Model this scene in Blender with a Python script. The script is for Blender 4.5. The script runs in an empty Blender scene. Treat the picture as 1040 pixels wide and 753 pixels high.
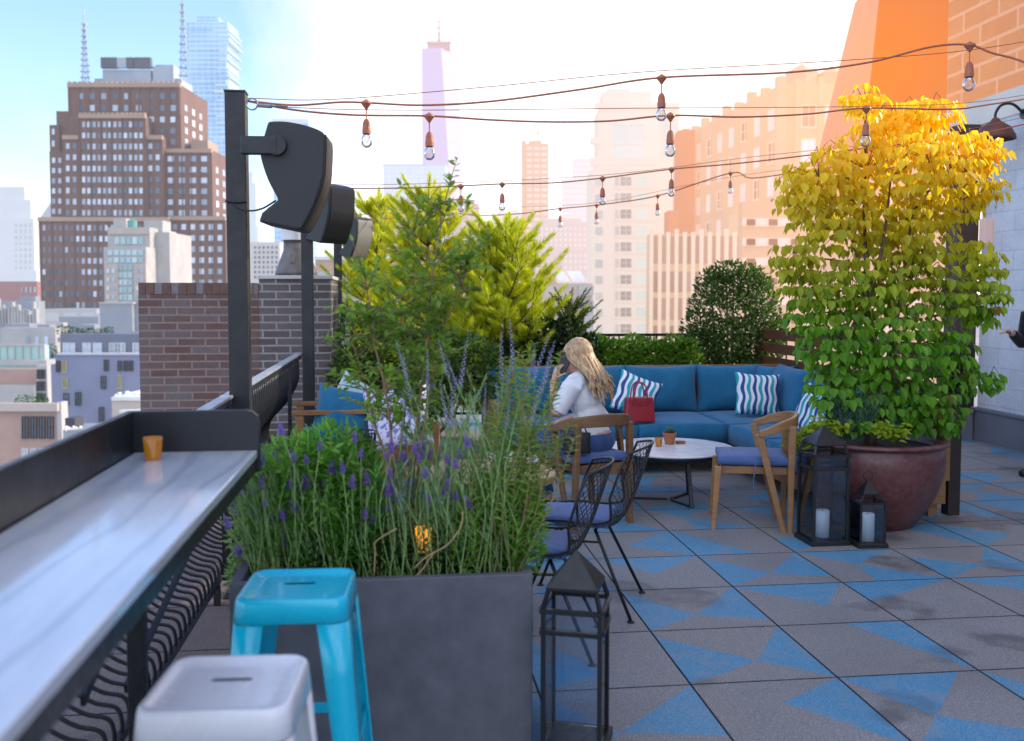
import bpy, bmesh, math, random
from mathutils import Vector, Matrix, Quaternion
R = math.radians
rnd = random.Random(7)
scene = bpy.context.scene
COL = scene.collection

# ------------------------------------------------------------------ camera model
CAMH, FPX, PX0, PY0 = 1.55, 975.0, 520.0, 353.5
PITCH = math.atan(53.5 / 975.0)
GA = math.atan(117.0 / 975.0)                 # yaw of the terrace grid against the view
def ray(px, py):
    u, v = (px - PX0) / FPX, (PY0 - py) / FPX
    return Vector((u, math.cos(PITCH) + math.sin(PITCH) * v, -math.sin(PITCH) + math.cos(PITCH) * v))
def at(px, py, Y):
    d = ray(px, py); return Vector((0, 0, CAMH)) + d * (Y / d.y)
def onz(px, py, z=0.0):
    d = ray(px, py); return Vector((0, 0, CAMH)) + d * ((z - CAMH) / d.z)
CA, SA = math.cos(GA), math.sin(GA)
def G(lat, dep, z=0.0): return Vector((lat * CA - dep * SA, lat * SA + dep * CA, z))
def ungrid(p): return (p.x * CA + p.y * SA, -p.x * SA + p.y * CA)

# ------------------------------------------------------------------ mesh builder
def catmull(pts, n=8, closed=False):
    pts = [Vector(p) for p in pts]; out = []; m = len(pts)
    for i in range(m if closed else m - 1):
        p0 = pts[(i - 1) % m] if (closed or i > 0) else pts[0] * 2 - pts[1]
        p1 = pts[i]; p2 = pts[(i + 1) % m]
        p3 = pts[(i + 2) % m] if (closed or i + 2 < m) else pts[-1] * 2 - pts[-2]
        for k in range(n):
            t = k / n
            out.append(0.5 * ((2 * p1) + (p2 - p0) * t + (2 * p0 - 5 * p1 + 4 * p2 - p3) * t * t + (3 * p1 - p0 - 3 * p2 + p3) * t ** 3))
    if not closed: out.append(pts[-1])
    return out

class MB:
    def __init__(s): s.v = []; s.f = []; s.m = []
    def add(s, vs, fs, mi=0):
        b = len(s.v); s.v.extend([tuple(x) for x in vs])
        for f in fs: s.f.append([i + b for i in f]); s.m.append(mi)
        return s
    def box(s, c, d, M=None, mi=0):
        hx, hy, hz = d[0] / 2, d[1] / 2, d[2] / 2
        vs = [Vector((x * hx, y * hy, z * hz)) for z in (-1, 1) for y in (-1, 1) for x in (-1, 1)]
        if M is not None: vs = [M @ v for v in vs]
        vs = [v + Vector(c) for v in vs]
        return s.add(vs, [(0, 2, 3, 1), (4, 5, 7, 6), (0, 1, 5, 4), (2, 6, 7, 3), (0, 4, 6, 2), (1, 3, 7, 5)], mi)
    def lohi(s, a, b, mi=0):
        return s.box([(a[i] + b[i]) / 2 for i in range(3)], [abs(b[i] - a[i]) for i in range(3)], None, mi)
    def beam(s, p0, p1, w, h, up=(0, 0, 1), w1=None, h1=None, mi=0):
        p0, p1 = Vector(p0), Vector(p1); d = (p1 - p0).normalized(); up = Vector(up)
        if abs(d.dot(up)) > .97: up = Vector((1, 0, 0))
        x = d.cross(up).normalized(); y = x.cross(d).normalized()
        w1 = w if w1 is None else w1; h1 = h if h1 is None else h1
        vs = [p0 + x * sx * w / 2 + y * sy * h / 2 for sx, sy in ((-1, -1), (1, -1), (1, 1), (-1, 1))]
        vs += [p1 + x * sx * w1 / 2 + y * sy * h1 / 2 for sx, sy in ((-1, -1), (1, -1), (1, 1), (-1, 1))]
        return s.add(vs, [(3, 2, 1, 0), (4, 5, 6, 7), (0, 1, 5, 4), (1, 2, 6, 5), (2, 3, 7, 6), (3, 0, 4, 7)], mi)
    def tube(s, pts, r, n=6, closed=False, mi=0, flat=None):
        pts = [Vector(p) for p in pts]; m = len(pts)
        if m < 2: return s
        rs = r if isinstance(r, (list, tuple)) else [r] * m
        tang = []
        for i in range(m):
            a = pts[(i - 1) % m] if (closed or i > 0) else pts[i]
            b = pts[(i + 1) % m] if (closed or i < m - 1) else pts[i]
            t = b - a
            tang.append(t.normalized() if t.length > 1e-9 else Vector((0, 0, 1)))
        t0 = tang[0]; ref = Vector((0, 0, 1)) if abs(t0.z) < .9 else Vector((1, 0, 0))
        x = t0.cross(ref).normalized(); vs = []
        for i in range(m):
            t = tang[i]; x = (x - t * x.dot(t))
            x = x.normalized() if x.length > 1e-6 else t.orthogonal().normalized()
            y = t.cross(x)
            for k in range(n):
                a = 2 * math.pi * k / n
                vs.append(pts[i] + x * math.cos(a) * rs[i] + y * math.sin(a) * rs[i] * (flat or 1))
        fs = []
        for i in range(m if closed else m - 1):
            j = (i + 1) % m
            for k in range(n):
                l = (k + 1) % n
                fs.append((i * n + k, i * n + l, j * n + l, j * n + k))
        if not closed:
            fs.append(tuple(reversed(range(n)))); fs.append(tuple((m - 1) * n + k for k in range(n)))
        return s.add(vs, fs, mi)
    def lathe(s, prof, n=24, c=(0, 0, 0), M=None, cap=True, mi=0):
        vs = []; c = Vector(c)
        for r, z in prof:
            for k in range(n):
                a = 2 * math.pi * k / n; p = Vector((r * math.cos(a), r * math.sin(a), z))
                if M is not None: p = M @ p
                vs.append(p + c)
        fs = []
        for i in range(len(prof) - 1):
            for k in range(n):
                l = (k + 1) % n; fs.append((i * n + k, i * n + l, (i + 1) * n + l, (i + 1) * n + k))
        if cap:
            fs.append(tuple(reversed(range(n)))); fs.append(tuple((len(prof) - 1) * n + k for k in range(n)))
        return s.add(vs, fs, mi)
    def prism(s, poly, ext, mi=0):
        poly = [Vector(p) for p in poly]; ext = Vector(ext); n = len(poly)
        vs = poly + [p + ext for p in poly]
        fs = [tuple(reversed(range(n))), tuple(range(n, 2 * n))]
        fs += [(i, (i + 1) % n, n + (i + 1) % n, n + i) for i in range(n)]
        return s.add(vs, fs, mi)
    def ell(s, c, rad, M=None, nu=14, nv=9, mi=0):
        vs = []; c = Vector(c)
        for j in range(nv + 1):
            th = math.pi * (j / nv) ; th = min(max(th, .02), math.pi - .02)
            for k in range(nu):
                a = 2 * math.pi * k / nu
                p = Vector((rad[0] * math.sin(th) * math.cos(a), rad[1] * math.sin(th) * math.sin(a), rad[2] * math.cos(th)))
                if M is not None: p = M @ p
                vs.append(p + c)
        fs = [tuple(range(nu)), tuple(reversed(range(nv * nu, nv * nu + nu)))]
        for j in range(nv):
            for k in range(nu):
                l = (k + 1) % nu; fs.append((j * nu + k, (j + 1) * nu + k, (j + 1) * nu + l, j * nu + l))
        return s.add(vs, fs, mi)
    def cushion(s, c, d, M=None, puff=.5, edge=.25, pinch=.04, n=14, mi=0, seed=0, crease=0.0):
        """soft pad: d = (w, h, t), faces along local z"""
        rr = random.Random(seed); vs = []; c = Vector(c); ph = rr.random() * 6
        def P(i, j, sg):
            u, v = -1 + 2 * i / n, -1 + 2 * j / n
            k = ((1 - abs(u) ** 2.6) * (1 - abs(v) ** 2.6)) ** .42
            t = d[2] / 2 * (edge + (1 - edge) * k)
            t += crease * math.sin(3.1 * u + ph) * math.cos(2.3 * v + 2 * ph) * k
            w = 1 - pinch * (1 - v * v) * abs(u) ; h = 1 - pinch * (1 - u * u) * abs(v)
            p = Vector((u * w * d[0] / 2, v * h * d[1] / 2, sg * t))
            return (M @ p if M is not None else p) + c
        m = n + 1
        for sg in (1, -1):
            for j in range(m):
                for i in range(m): vs.append(P(i, j, sg))
        fs = []
        for j in range(n):
            for i in range(n):
                a = j * m + i; fs.append((a, a + 1, a + m + 1, a + m)); a += m * m
                fs.append((a, a + m, a + m + 1, a + 1))
        rim = [i for i in range(m)] + [j * m + n for j in range(1, m)] + [n * m + i for i in range(n - 1, -1, -1)] + [j * m for j in range(n - 1, 0, -1)]
        for q in range(len(rim)):
            a, b = rim[q], rim[(q + 1) % len(rim)]; fs.append((a, a + m * m, b + m * m, b))
        return s.add(vs, fs, mi)
    def leaf(s, p, d, nrm, L, W, fold=.25, heart=False, mi=0):
        d = d.normalized(); sd = d.cross(nrm)
        if sd.length < 1e-4: sd = d.orthogonal()
        sd.normalize(); n = sd.cross(d)
        dr = n * (-.18 * L)
        a, b = ((.22, .5), (.6, .42)) if heart else ((.3, .42), (.65, .4))
        p1l = p + d * L * a[0] + sd * W * a[1] + n * fold * W * a[1]
        p2l = p + d * L * b[0] + sd * W * b[1] + n * fold * W * b[1] + dr * .35
        p1r = p + d * L * a[0] - sd * W * a[1] + n * fold * W * a[1]
        p2r = p + d * L * b[0] - sd * W * b[1] + n * fold * W * b[1] + dr * .35
        tip = p + d * L + dr
        return s.add([p, p1l, p2l, tip, p2r, p1r], [(0, 3, 2, 1), (0, 5, 4, 3)], mi)
    def leaf2(s, p, d, nrm, L, W, mi=0):
        d = d.normalized(); sd = d.cross(nrm)
        if sd.length < 1e-4: sd = d.orthogonal()
        sd.normalize()
        return s.add([p, p + d * L * .5 + sd * W * .5, p + d * L, p + d * L * .5 - sd * W * .5], [(0, 1, 2, 3)], mi)
    def build(s, name, mat, parent=None, smooth=False, bevel=0, sub=0, loc=None, remesh=0, seg=2, smooth_it=0):
        me = bpy.data.meshes.new(name); me.from_pydata(s.v, [], s.f)
        mats = mat if isinstance(mat, (list, tuple)) else [mat]
        for m in mats: me.materials.append(m)
        if len(mats) > 1: me.polygons.foreach_set('material_index', s.m)
        if smooth: me.polygons.foreach_set('use_smooth', [True] * len(me.polygons))
        me.update()
        o = bpy.data.objects.new(name, me); COL.objects.link(o)
        if parent is not None: o.parent = parent
        if loc is not None: o.location = loc
        if remesh:
            q = o.modifiers.new('remesh', 'REMESH'); q.mode = 'VOXEL'; q.voxel_size = remesh; q.use_smooth_shade = True
            if smooth_it:
                q = o.modifiers.new('smooth', 'SMOOTH'); q.iterations = smooth_it; q.factor = .5
        if bevel:
            b = o.modifiers.new('bevel', 'BEVEL'); b.width = bevel; b.segments = seg; b.limit_method = 'ANGLE'; b.angle_limit = R(40)
        if sub:
            q = o.modifiers.new('sub', 'SUBSURF'); q.levels = sub; q.render_levels = sub
        return o

def tag(o, label=None, cat=None, group=None, kind=None):
    if label: o['label'] = label
    if cat: o['category'] = cat
    if group: o['group'] = group
    if kind: o['kind'] = kind
    return o
def thing(name, label, cat, loc=(0, 0, 0), rz=0, group=None):
    o = bpy.data.objects.new(name, None); COL.objects.link(o); o.empty_display_size = .1
    o.location = loc; o.rotation_euler = (0, 0, rz); return tag(o, label, cat, group)
def dup(root, label=None, loc=None, rz=None, group=None):
    def cp(o, par):
        c = o.copy(); COL.objects.link(c)
        if par is not None: c.parent = par
        for ch in list(o.children): cp(ch, c)
        return c
    r = cp(root, None)
    if label: r['label'] = label
    if loc is not None: r.location = loc
    if rz is not None: r.rotation_euler = (0, 0, rz)
    if group: r['group'] = group
    return r

# ------------------------------------------------------------------ materials
def new_mat(name):
    m = bpy.data.materials.new(name); m.use_nodes = True; nt = m.node_tree; nt.nodes.clear()
    out = nt.nodes.new('ShaderNodeOutputMaterial'); return m, nt, out
def N(nt, t, **kw):
    n = nt.nodes.new(t)
    for k, v in kw.items(): setattr(n, k, v)
    return n
def c4(c): return (c[0], c[1], c[2], 1.0)
def mixc(nt, fac, a, b, blend='MIX'):
    n = N(nt, 'ShaderNodeMix', data_type='RGBA', blend_type=blend)
    for sock, val in ((n.inputs['Factor'], fac), (n.inputs[6], a), (n.inputs[7], b)):
        if hasattr(val, 'links'): nt.links.new(val, sock)
        elif isinstance(val, (int, float)): sock.default_value = val
        else: sock.default_value = c4(val)
    return n.outputs[2]
def ramp(nt, fac, stops, interp='LINEAR'):
    n = N(nt, 'ShaderNodeValToRGB'); n.color_ramp.interpolation = interp
    e = n.color_ramp.elements
    while len(e) < len(stops): e.new(.5)
    for i, (p, c) in enumerate(stops): e[i].position = p; e[i].color = c4(c)
    nt.links.new(fac, n.inputs[0]); return n.outputs[0]
def noise(nt, vec, scale, detail=4, rough=.55):
    n = N(nt, 'ShaderNodeTexNoise'); n.inputs['Scale'].default_value = scale
    n.inputs['Detail'].default_value = detail; n.inputs['Roughness'].default_value = rough
    if vec is not None: nt.links.new(vec, n.inputs['Vector'])
    return n.outputs['Fac']
def math1(nt, op, a, b=0.0, c=None, clamp=False):
    n = N(nt, 'ShaderNodeMath', operation=op); n.use_clamp = clamp
    for i, x in enumerate((a, b, c)):
        if x is None: continue
        if hasattr(x, 'links'): nt.links.new(x, n.inputs[i])
        else: n.inputs[i].default_value = x
    return n.outputs[0]
def mapr(nt, v, a, b, c=0.0, d=1.0):
    n = N(nt, 'ShaderNodeMapRange'); nt.links.new(v, n.inputs[0])
    for i, x in enumerate((a, b, c, d)): n.inputs[i + 1].default_value = x
    return n.outputs[0]
def objco(nt, scale=(1, 1, 1)):
    t = N(nt, 'ShaderNodeTexCoord'); mp = N(nt, 'ShaderNodeMapping'); mp.inputs['Scale'].default_value = scale
    nt.links.new(t.outputs['Object'], mp.inputs['Vector']); return mp.outputs[0]
def finish(nt, out, col, rough=.6, metal=0, bump=None, bstr=.2, bdist=.01, haze=None, spec=None, coat=0, sheen=0, trans=None):
    b = N(nt, 'ShaderNodeBsdfPrincipled')
    if hasattr(col, 'links'): nt.links.new(col, b.inputs['Base Color'])
    else: b.inputs['Base Color'].default_value = c4(col)
    if hasattr(rough, 'links'): nt.links.new(rough, b.inputs['Roughness'])
    else: b.inputs['Roughness'].default_value = rough
    b.inputs['Metallic'].default_value = metal
    if spec is not None: b.inputs['Specular IOR Level'].default_value = spec
    if coat: b.inputs['Coat Weight'].default_value = coat; b.inputs['Coat Roughness'].default_value = .08
    if sheen: b.inputs['Sheen Weight'].default_value = sheen
    if bump is not None:
        bn = N(nt, 'ShaderNodeBump'); bn.inputs['Strength'].default_value = bstr; bn.inputs['Distance'].default_value = bdist
        nt.links.new(bump, bn.inputs['Height']); nt.links.new(bn.outputs[0], b.inputs['Normal'])
    sh = b.outputs[0]
    if trans is not None:                       # light through a thin leaf
        t = N(nt, 'ShaderNodeBsdfTranslucent'); mx = N(nt, 'ShaderNodeMixShader'); mx.inputs[0].default_value = trans[0]
        tc = mixc(nt, 1.0, col, trans[1], 'MULTIPLY'); nt.links.new(tc, t.inputs[0])
        nt.links.new(sh, mx.inputs[1]); nt.links.new(t.outputs[0], mx.inputs[2]); sh = mx.outputs[0]
    if haze is not None:                        # aerial haze painted in: flat emission mixed into the surface
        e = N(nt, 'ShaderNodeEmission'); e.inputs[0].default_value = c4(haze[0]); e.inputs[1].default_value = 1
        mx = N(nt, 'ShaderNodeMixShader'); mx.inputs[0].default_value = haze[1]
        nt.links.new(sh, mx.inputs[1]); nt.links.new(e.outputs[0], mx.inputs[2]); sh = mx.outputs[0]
        # warm flare glow painted into hazed surfaces as emission, fading from one direction
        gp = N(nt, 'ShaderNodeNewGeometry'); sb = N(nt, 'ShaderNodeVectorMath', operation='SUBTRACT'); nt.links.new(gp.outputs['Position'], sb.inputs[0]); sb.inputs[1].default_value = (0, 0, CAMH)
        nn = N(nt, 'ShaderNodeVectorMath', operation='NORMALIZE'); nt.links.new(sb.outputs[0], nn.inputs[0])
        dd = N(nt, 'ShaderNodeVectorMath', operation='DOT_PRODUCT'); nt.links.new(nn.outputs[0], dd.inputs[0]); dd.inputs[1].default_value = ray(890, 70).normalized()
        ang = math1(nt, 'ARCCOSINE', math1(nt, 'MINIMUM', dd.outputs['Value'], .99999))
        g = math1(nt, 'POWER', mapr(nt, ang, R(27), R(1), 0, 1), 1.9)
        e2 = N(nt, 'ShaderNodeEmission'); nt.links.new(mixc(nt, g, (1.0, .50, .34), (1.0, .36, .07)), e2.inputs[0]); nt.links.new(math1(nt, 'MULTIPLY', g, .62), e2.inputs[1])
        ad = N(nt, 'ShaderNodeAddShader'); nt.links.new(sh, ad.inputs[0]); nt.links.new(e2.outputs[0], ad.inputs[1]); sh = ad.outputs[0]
    nt.links.new(sh, out.inputs[0])
def M_plain(name, c1, c2=None, rough=.6, metal=0, scale=6, bump=0, haze=None, stretch=(1, 1, 1), coat=0, rvar=0, spec=None, sheen=0, bdist=.01, contrast=(.3, .7)):
    m, nt, out = new_mat(name); co = objco(nt, stretch); nz = noise(nt, co, scale)
    col = mixc(nt, mapr(nt, nz, *contrast), c1, c2 or c1)
    rg = rough if not rvar else mapr(nt, noise(nt, co, scale * 2.3), .3, .7, rough - rvar, rough + rvar)
    finish(nt, out, col, rg, metal, noise(nt, co, scale * 5) if bump else None, bump, bdist, haze, spec, coat, sheen); return m
def M_wood(name, c1, c2, rough=.5, scale=(3, 3, 40)):
    m, nt, out = new_mat(name); co = objco(nt, scale); nz = noise(nt, co, 2.2, 6, .6)
    big = noise(nt, objco(nt), 5)
    col = mixc(nt, mapr(nt, nz, .3, .7), c1, c2); col = mixc(nt, mapr(nt, big, .35, .7, 0, .45), col, [x * .55 for x in c2])
    finish(nt, out, col, rough, 0, nz, .15, .004); return m
def M_fabric(name, c1, c2, rough=.9):
    m, nt, out = new_mat(name); co = objco(nt); nz = noise(nt, co, 7, 5)
    w1 = N(nt, 'ShaderNodeTexWave'); w1.inputs['Scale'].default_value = 130; w1.inputs['Distortion'].default_value = 1.0; nt.links.new(co, w1.inputs['Vector'])
    w2 = N(nt, 'ShaderNodeTexWave', bands_direction='Z'); w2.inputs['Scale'].default_value = 130; w2.inputs['Distortion'].default_value = 1.0; nt.links.new(co, w2.inputs['Vector'])
    wv = math1(nt, 'ADD', w1.outputs['Fac'], w2.outputs['Fac'])
    col = mixc(nt, mapr(nt, nz, .3, .7), c1, c2); col = mixc(nt, mapr(nt, wv, 0, 2, .18, 0), col, (0, 0, 0))
    hb = math1(nt, 'ADD', math1(nt, 'MULTIPLY', nz, 3.0), math1(nt, 'MULTIPLY', wv, .12))
    finish(nt, out, col, rough, 0, hb, .35, .012, sheen=.2, spec=.2); return m
def M_leaf(name, dark, light, tr=.35, trcol=(1.3, 1.5, .5), rough=.45, zgrad=None, haze=None, warm=None):
    m, nt, out = new_mat(name); g = N(nt, 'ShaderNodeNewGeometry'); ri = g.outputs['Random Per Island']
    col = mixc(nt, ri, dark, light)
    nz = noise(nt, objco(nt), 2.6, 3); col = mixc(nt, mapr(nt, nz, .35, .65, 0, .6), col, [x * .5 for x in dark])
    if warm:                                    # a few browned leaves
        col = mixc(nt, math1(nt, 'GREATER_THAN', math1(nt, 'FRACT', math1(nt, 'MULTIPLY', ri, 37.0)), warm[1]), col, warm[0])
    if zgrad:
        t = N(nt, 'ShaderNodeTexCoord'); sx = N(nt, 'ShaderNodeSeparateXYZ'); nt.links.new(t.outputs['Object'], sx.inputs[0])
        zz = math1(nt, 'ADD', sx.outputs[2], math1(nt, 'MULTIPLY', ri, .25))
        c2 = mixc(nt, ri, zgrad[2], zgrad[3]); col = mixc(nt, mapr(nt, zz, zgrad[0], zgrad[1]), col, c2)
    finish(nt, out, col, rough, spec=.35, trans=(tr, trcol), haze=haze); return m
def M_brick(name, c1, c2, mortar, bw=.24, rh=.068, ms=.009, rough=.85, haze=None, vert=False):
    m, nt, out = new_mat(name); t = N(nt, 'ShaderNodeTexCoord'); sx = N(nt, 'ShaderNodeSeparateXYZ'); nt.links.new(t.outputs['Object'], sx.inputs[0])
    u = math1(nt, 'ADD', sx.outputs[0], sx.outputs[1]); cb = N(nt, 'ShaderNodeCombineXYZ')
    nt.links.new(u, cb.inputs[0]); nt.links.new(sx.outputs[2], cb.inputs[1])
    b = N(nt, 'ShaderNodeTexBrick'); nt.links.new(cb.outputs[0], b.inputs['Vector'])
    b.inputs['Scale'].default_value = 1; b.inputs['Brick Width'].default_value = bw; b.inputs['Row Height'].default_value = rh
    b.inputs['Mortar Size'].default_value = ms; b.inputs['Mortar Smooth'].default_value = .2; b.inputs['Bias'].default_value = -.1
    b.inputs['Color1'].default_value = c4(c1); b.inputs['Color2'].default_value = c4(c2); b.inputs['Mortar'].default_value = c4(mortar)
    nz = noise(nt, objco(nt), 30, 5); col = mixc(nt, mapr(nt, nz, .3, .75, 0, .35), b.outputs['Color'], [x * .5 for x in c1])
    nz2 = noise(nt, objco(nt), 3, 4); col = mixc(nt, mapr(nt, nz2, .45, .75, 0, .35), col, [x * 1.3 for x in c2])
    h = math1(nt, 'ADD', math1(nt, 'MULTIPLY', b.outputs['Fac'], -1.0), math1(nt, 'MULTIPLY', nz, .3))
    finish(nt, out, col, rough, 0, h, .5, .008, haze); return m
def M_glass(name, tint=(.9, .95, 1), gl=.12, rough=.03):
    m, nt, out = new_mat(name); t = N(nt, 'ShaderNodeBsdfTransparent'); t.inputs[0].default_value = c4(tint)
    g = N(nt, 'ShaderNodeBsdfGlossy'); g.inputs['Roughness'].default_value = rough
    lw = N(nt, 'ShaderNodeLayerWeight'); lw.inputs[0].default_value = gl * 2.2
    mx = N(nt, 'ShaderNodeMixShader'); nt.links.new(mapr(nt, lw.outputs['Fresnel'], 0, 1, gl * .4, .9), mx.inputs[0])
    nt.links.new(t.outputs[0], mx.inputs[1]); nt.links.new(g.outputs[0], mx.inputs[2]); nt.links.new(mx.outputs[0], out.inputs[0]); return m
# ------------------------------------------------------------------ camera, sun, sky
cam = bpy.data.cameras.new('camera'); co_ = bpy.data.objects.new('camera', cam); COL.objects.link(co_)
co_.location = (0, 0, CAMH); co_.rotation_euler = (math.pi / 2 - PITCH, 0, 0)
cam.sensor_width = 36; cam.lens = 36 * FPX / 1040; cam.shift_y = -(376.5 - PY0) / 1040; cam.clip_end = 20000; cam.clip_start = .05
cam.dof.use_dof = True; cam.dof.focus_distance = 6.0; cam.dof.aperture_fstop = 2.6
scene.camera = co_
scene.view_settings.view_transform = 'Standard'; scene.view_settings.look = 'None'; scene.view_settings.exposure = 0
scene.render.engine = 'CYCLES'; cy = scene.cycles
cy.use_denoising = True; cy.max_bounces = 8; cy.diffuse_bounces = 3; cy.glossy_bounces = 3; cy.transmission_bounces = 6; cy.transparent_max_bounces = 16
cy.caustics_reflective = False; cy.caustics_refractive = False; cy.sample_clamp_indirect = 6

SUN_EL, SUN_AZ = R(25), R(75)
sdir = Vector((math.cos(SUN_EL) * math.sin(SUN_AZ), math.cos(SUN_EL) * math.cos(SUN_AZ), math.sin(SUN_EL)))
sl = bpy.data.lights.new('sun', 'SUN'); sl.energy = 5.0; sl.angle = R(.53); sl.color = (1, .88, .7)
so = bpy.data.objects.new('sun', sl); COL.objects.link(so); so.rotation_euler = sdir.to_track_quat('Z', 'Y').to_euler(); so.location = (30, 10, 30)

w = bpy.data.worlds.new('World'); scene.world = w; w.use_nodes = True; nt = w.node_tree; nt.nodes.clear()
wo = N(nt, 'ShaderNodeOutputWorld'); bg = N(nt, 'ShaderNodeBackground')
sky = N(nt, 'ShaderNodeTexSky', sky_type='NISHITA'); sky.sun_disc = False; sky.sun_elevation = SUN_EL; sky.sun_rotation = SUN_AZ
sky.air_density = 1.0; sky.dust_density = 1.0; sky.ozone_density = 1.6
SKY_K = .31
skc = mixc(nt, 1.0, sky.outputs[0], (SKY_K * .82, SKY_K * .85, SKY_K), 'MULTIPLY')
tc = N(nt, 'ShaderNodeTexCoord'); dirv = tc.outputs['Generated']
def dotdir(d):
    n = N(nt, 'ShaderNodeVectorMath', operation='DOT_PRODUCT'); nt.links.new(dirv, n.inputs[0]); n.inputs[1].default_value = d.normalized(); return n.outputs['Value']
sxyz = N(nt, 'ShaderNodeSeparateXYZ'); nt.links.new(dirv, sxyz.inputs[0])
cl_ = dotdir(ray(700, 130))
nzw = noise(nt, dirv, 4.5, 7, .6)
m1 = mapr(nt, cl_, math.cos(R(29)), math.cos(R(13)), -.20, 1.15)
cm = math1(nt, 'ADD', m1, math1(nt, 'MULTIPLY', math1(nt, 'SUBTRACT', nzw, .47), 1.9), clamp=True)
low = mapr(nt, sxyz.outputs[2], .0, .13, .42, 0)          # whitened air near the horizon
cm = math1(nt, 'MAXIMUM', cm, low, clamp=True)
up_ = mapr(nt, sxyz.outputs[2], .45, .75, 1, 0)           # clear overhead
cm = math1(nt, 'MULTIPLY', cm, up_, clamp=True)
back = math1(nt, 'MULTIPLY', mapr(nt, sxyz.outputs[1], .1, -.4, 0, 1), mapr(nt, nzw, .36, .58, .15, .9), clamp=True)   # unseen bright cloud added behind the camera as fill light
warm = mapr(nt, dotdir(ray(1000, 80)), math.cos(R(24)), 1.0, 0, 1)
ccol = mixc(nt, warm, (1.2, 1.2, 1.22), (1.35, 1.2, 1.06))
skyc = mixc(nt, back, mixc(nt, cm, skc, ccol), (1.56, 1.68, 1.95))
nt.links.new(skyc, bg.inputs[0]); bg.inputs[1].default_value = 1.22; nt.links.new(bg.outputs[0], wo.inputs[0])

# ------------------------------------------------------------------ shared materials
BLACK = M_plain('black_metal', (.007, .008, .010), (.012, .013, .016), .42, 0, 14, .05, rvar=.1)
BLACKGLOSS = M_plain('black_lacquer', (.006, .007, .010), (.010, .012, .016), .36, 0, 5, rvar=.08)
POSTM = M_plain('dark_steel', (.012, .014, .017), (.022, .024, .028), .45, .1, 9, .06, rvar=.1)
TEAK = M_wood('teak', (.36, .19, .08), (.22, .105, .04), .5)
TEAKD = M_wood('dark_teak', (.16, .062, .022), (.075, .028, .012), .55)
DARKW = M_wood('dark_brown_timber', (.032, .019, .014), (.018, .011, .009), .6)
BLUE = M_fabric('blue_canvas', (.014, .135, .27), (.024, .175, .33))
NAVYC = M_fabric('denim_canvas', (.075, .125, .30), (.10, .16, .36))
GLASS = M_glass('clear_glass')
AMBER = None
def M_amber(name, em):
    m, nt, out = new_mat(name); b = N(nt, 'ShaderNodeBsdfPrincipled'); b.inputs['Base Color'].default_value = (.55, .22, .015, 1)
    b.inputs['Roughness'].default_value = .12; b.inputs['Transmission Weight'].default_value = .55
    b.inputs['Emission Color'].default_value = (1, .42, .04, 1); b.inputs['Emission Strength'].default_value = em
    nt.links.new(b.outputs[0], out.inputs[0]); return m
AMBER = M_amber('amber_glass', .06); AMBERLIT = M_amber('lit_amber_glass', .9)

# ------------------------------------------------------------------ ground far below and terrace
ZC = -45.0
m, nt, out = new_mat('city_streets'); v = objco(nt); nz = noise(nt, v, .012, 5)
vr = N(nt, 'ShaderNodeTexVoronoi', distance='CHEBYCHEV'); vr.inputs['Scale'].default_value = .03; nt.links.new(v, vr.inputs['Vector'])
finish(nt, out, mixc(nt, mapr(nt, nz, .3, .7), mixc(nt, mapr(nt, vr.outputs['Distance'], 0, 18, 0, .6), (.36, .35, .35), (.16, .17, .19)), (.22, .23, .25)), .9, haze=((.72, .78, .86), .35))
tag(MB().box((0, 4000, ZC - .5), (16000, 16000, 1)).build('ground', m), kind='structure')

def tile_mat(name, c1, c2, stain, worn=None):
    m, nt, out = new_mat(name); v = objco(nt); n1 = noise(nt, v, 2.2, 5); n2 = noise(nt, v, 140, 3); n3 = noise(nt, v, 1.15, 3, .5); n4 = noise(nt, v, 9, 5)
    col = mixc(nt, mapr(nt, n1, .3, .7), c1, c2)
    col = mixc(nt, mapr(nt, n2, .42, .60, .55, 0), col, [x * .35 for x in c1])
    col = mixc(nt, mapr(nt, n2, .60, .68, 0, .5), col, (.5, .5, .5))
    if worn: col = mixc(nt, math1(nt, 'MULTIPLY', mapr(nt, n4, .5, .62, 0, .7), mapr(nt, n1, .4, .6, .2, 1)), col, worn)
    st = math1(nt, 'MULTIPLY', mapr(nt, n3, .575, .605, 0, 1), mapr(nt, n4, .35, .6, .35, 1))
    col = mixc(nt, math1(nt, 'MULTIPLY', st, .62), col, stain)
    col = mixc(nt, mapr(nt, n4, .6, .75, 0, .28), col, [x * .5 for x in c2])
    ri = N(nt, 'ShaderNodeNewGeometry').outputs['Random Per Island']
    col = mixc(nt, mapr(nt, ri, 0, 1, 0, .3), col, [x * .7 for x in c1])
    finish(nt, out, col, mapr(nt, n1, .3, .7, .5, .75), 0, math1(nt, 'ADD', n2, math1(nt, 'MULTIPLY', n4, .6)), .25, .002); return m
TG = tile_mat('grey_paver', (.25, .238, .238), (.33, .315, .315), (.06, .055, .06))
TB = tile_mat('blue_painted_paver', (.085, .29, .47), (.12, .35, .54), (.06, .10, .15), (.24, .27, .30))
TBR = tile_mat('brown_paver', (.17, .12, .10), (.23, .17, .14), (.07, .055, .05))
GROUT = M_plain('dark_joint', (.03, .028, .03), (.05, .045, .045), .9, 0, 20)
o_lat, o_dep = ungrid(onz(790, 637)); TS = .611
MBf = MB(); MBf.box((0, 0, -.22), (8.3, 18, .43)); MBf = None
slab = MB()
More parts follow.
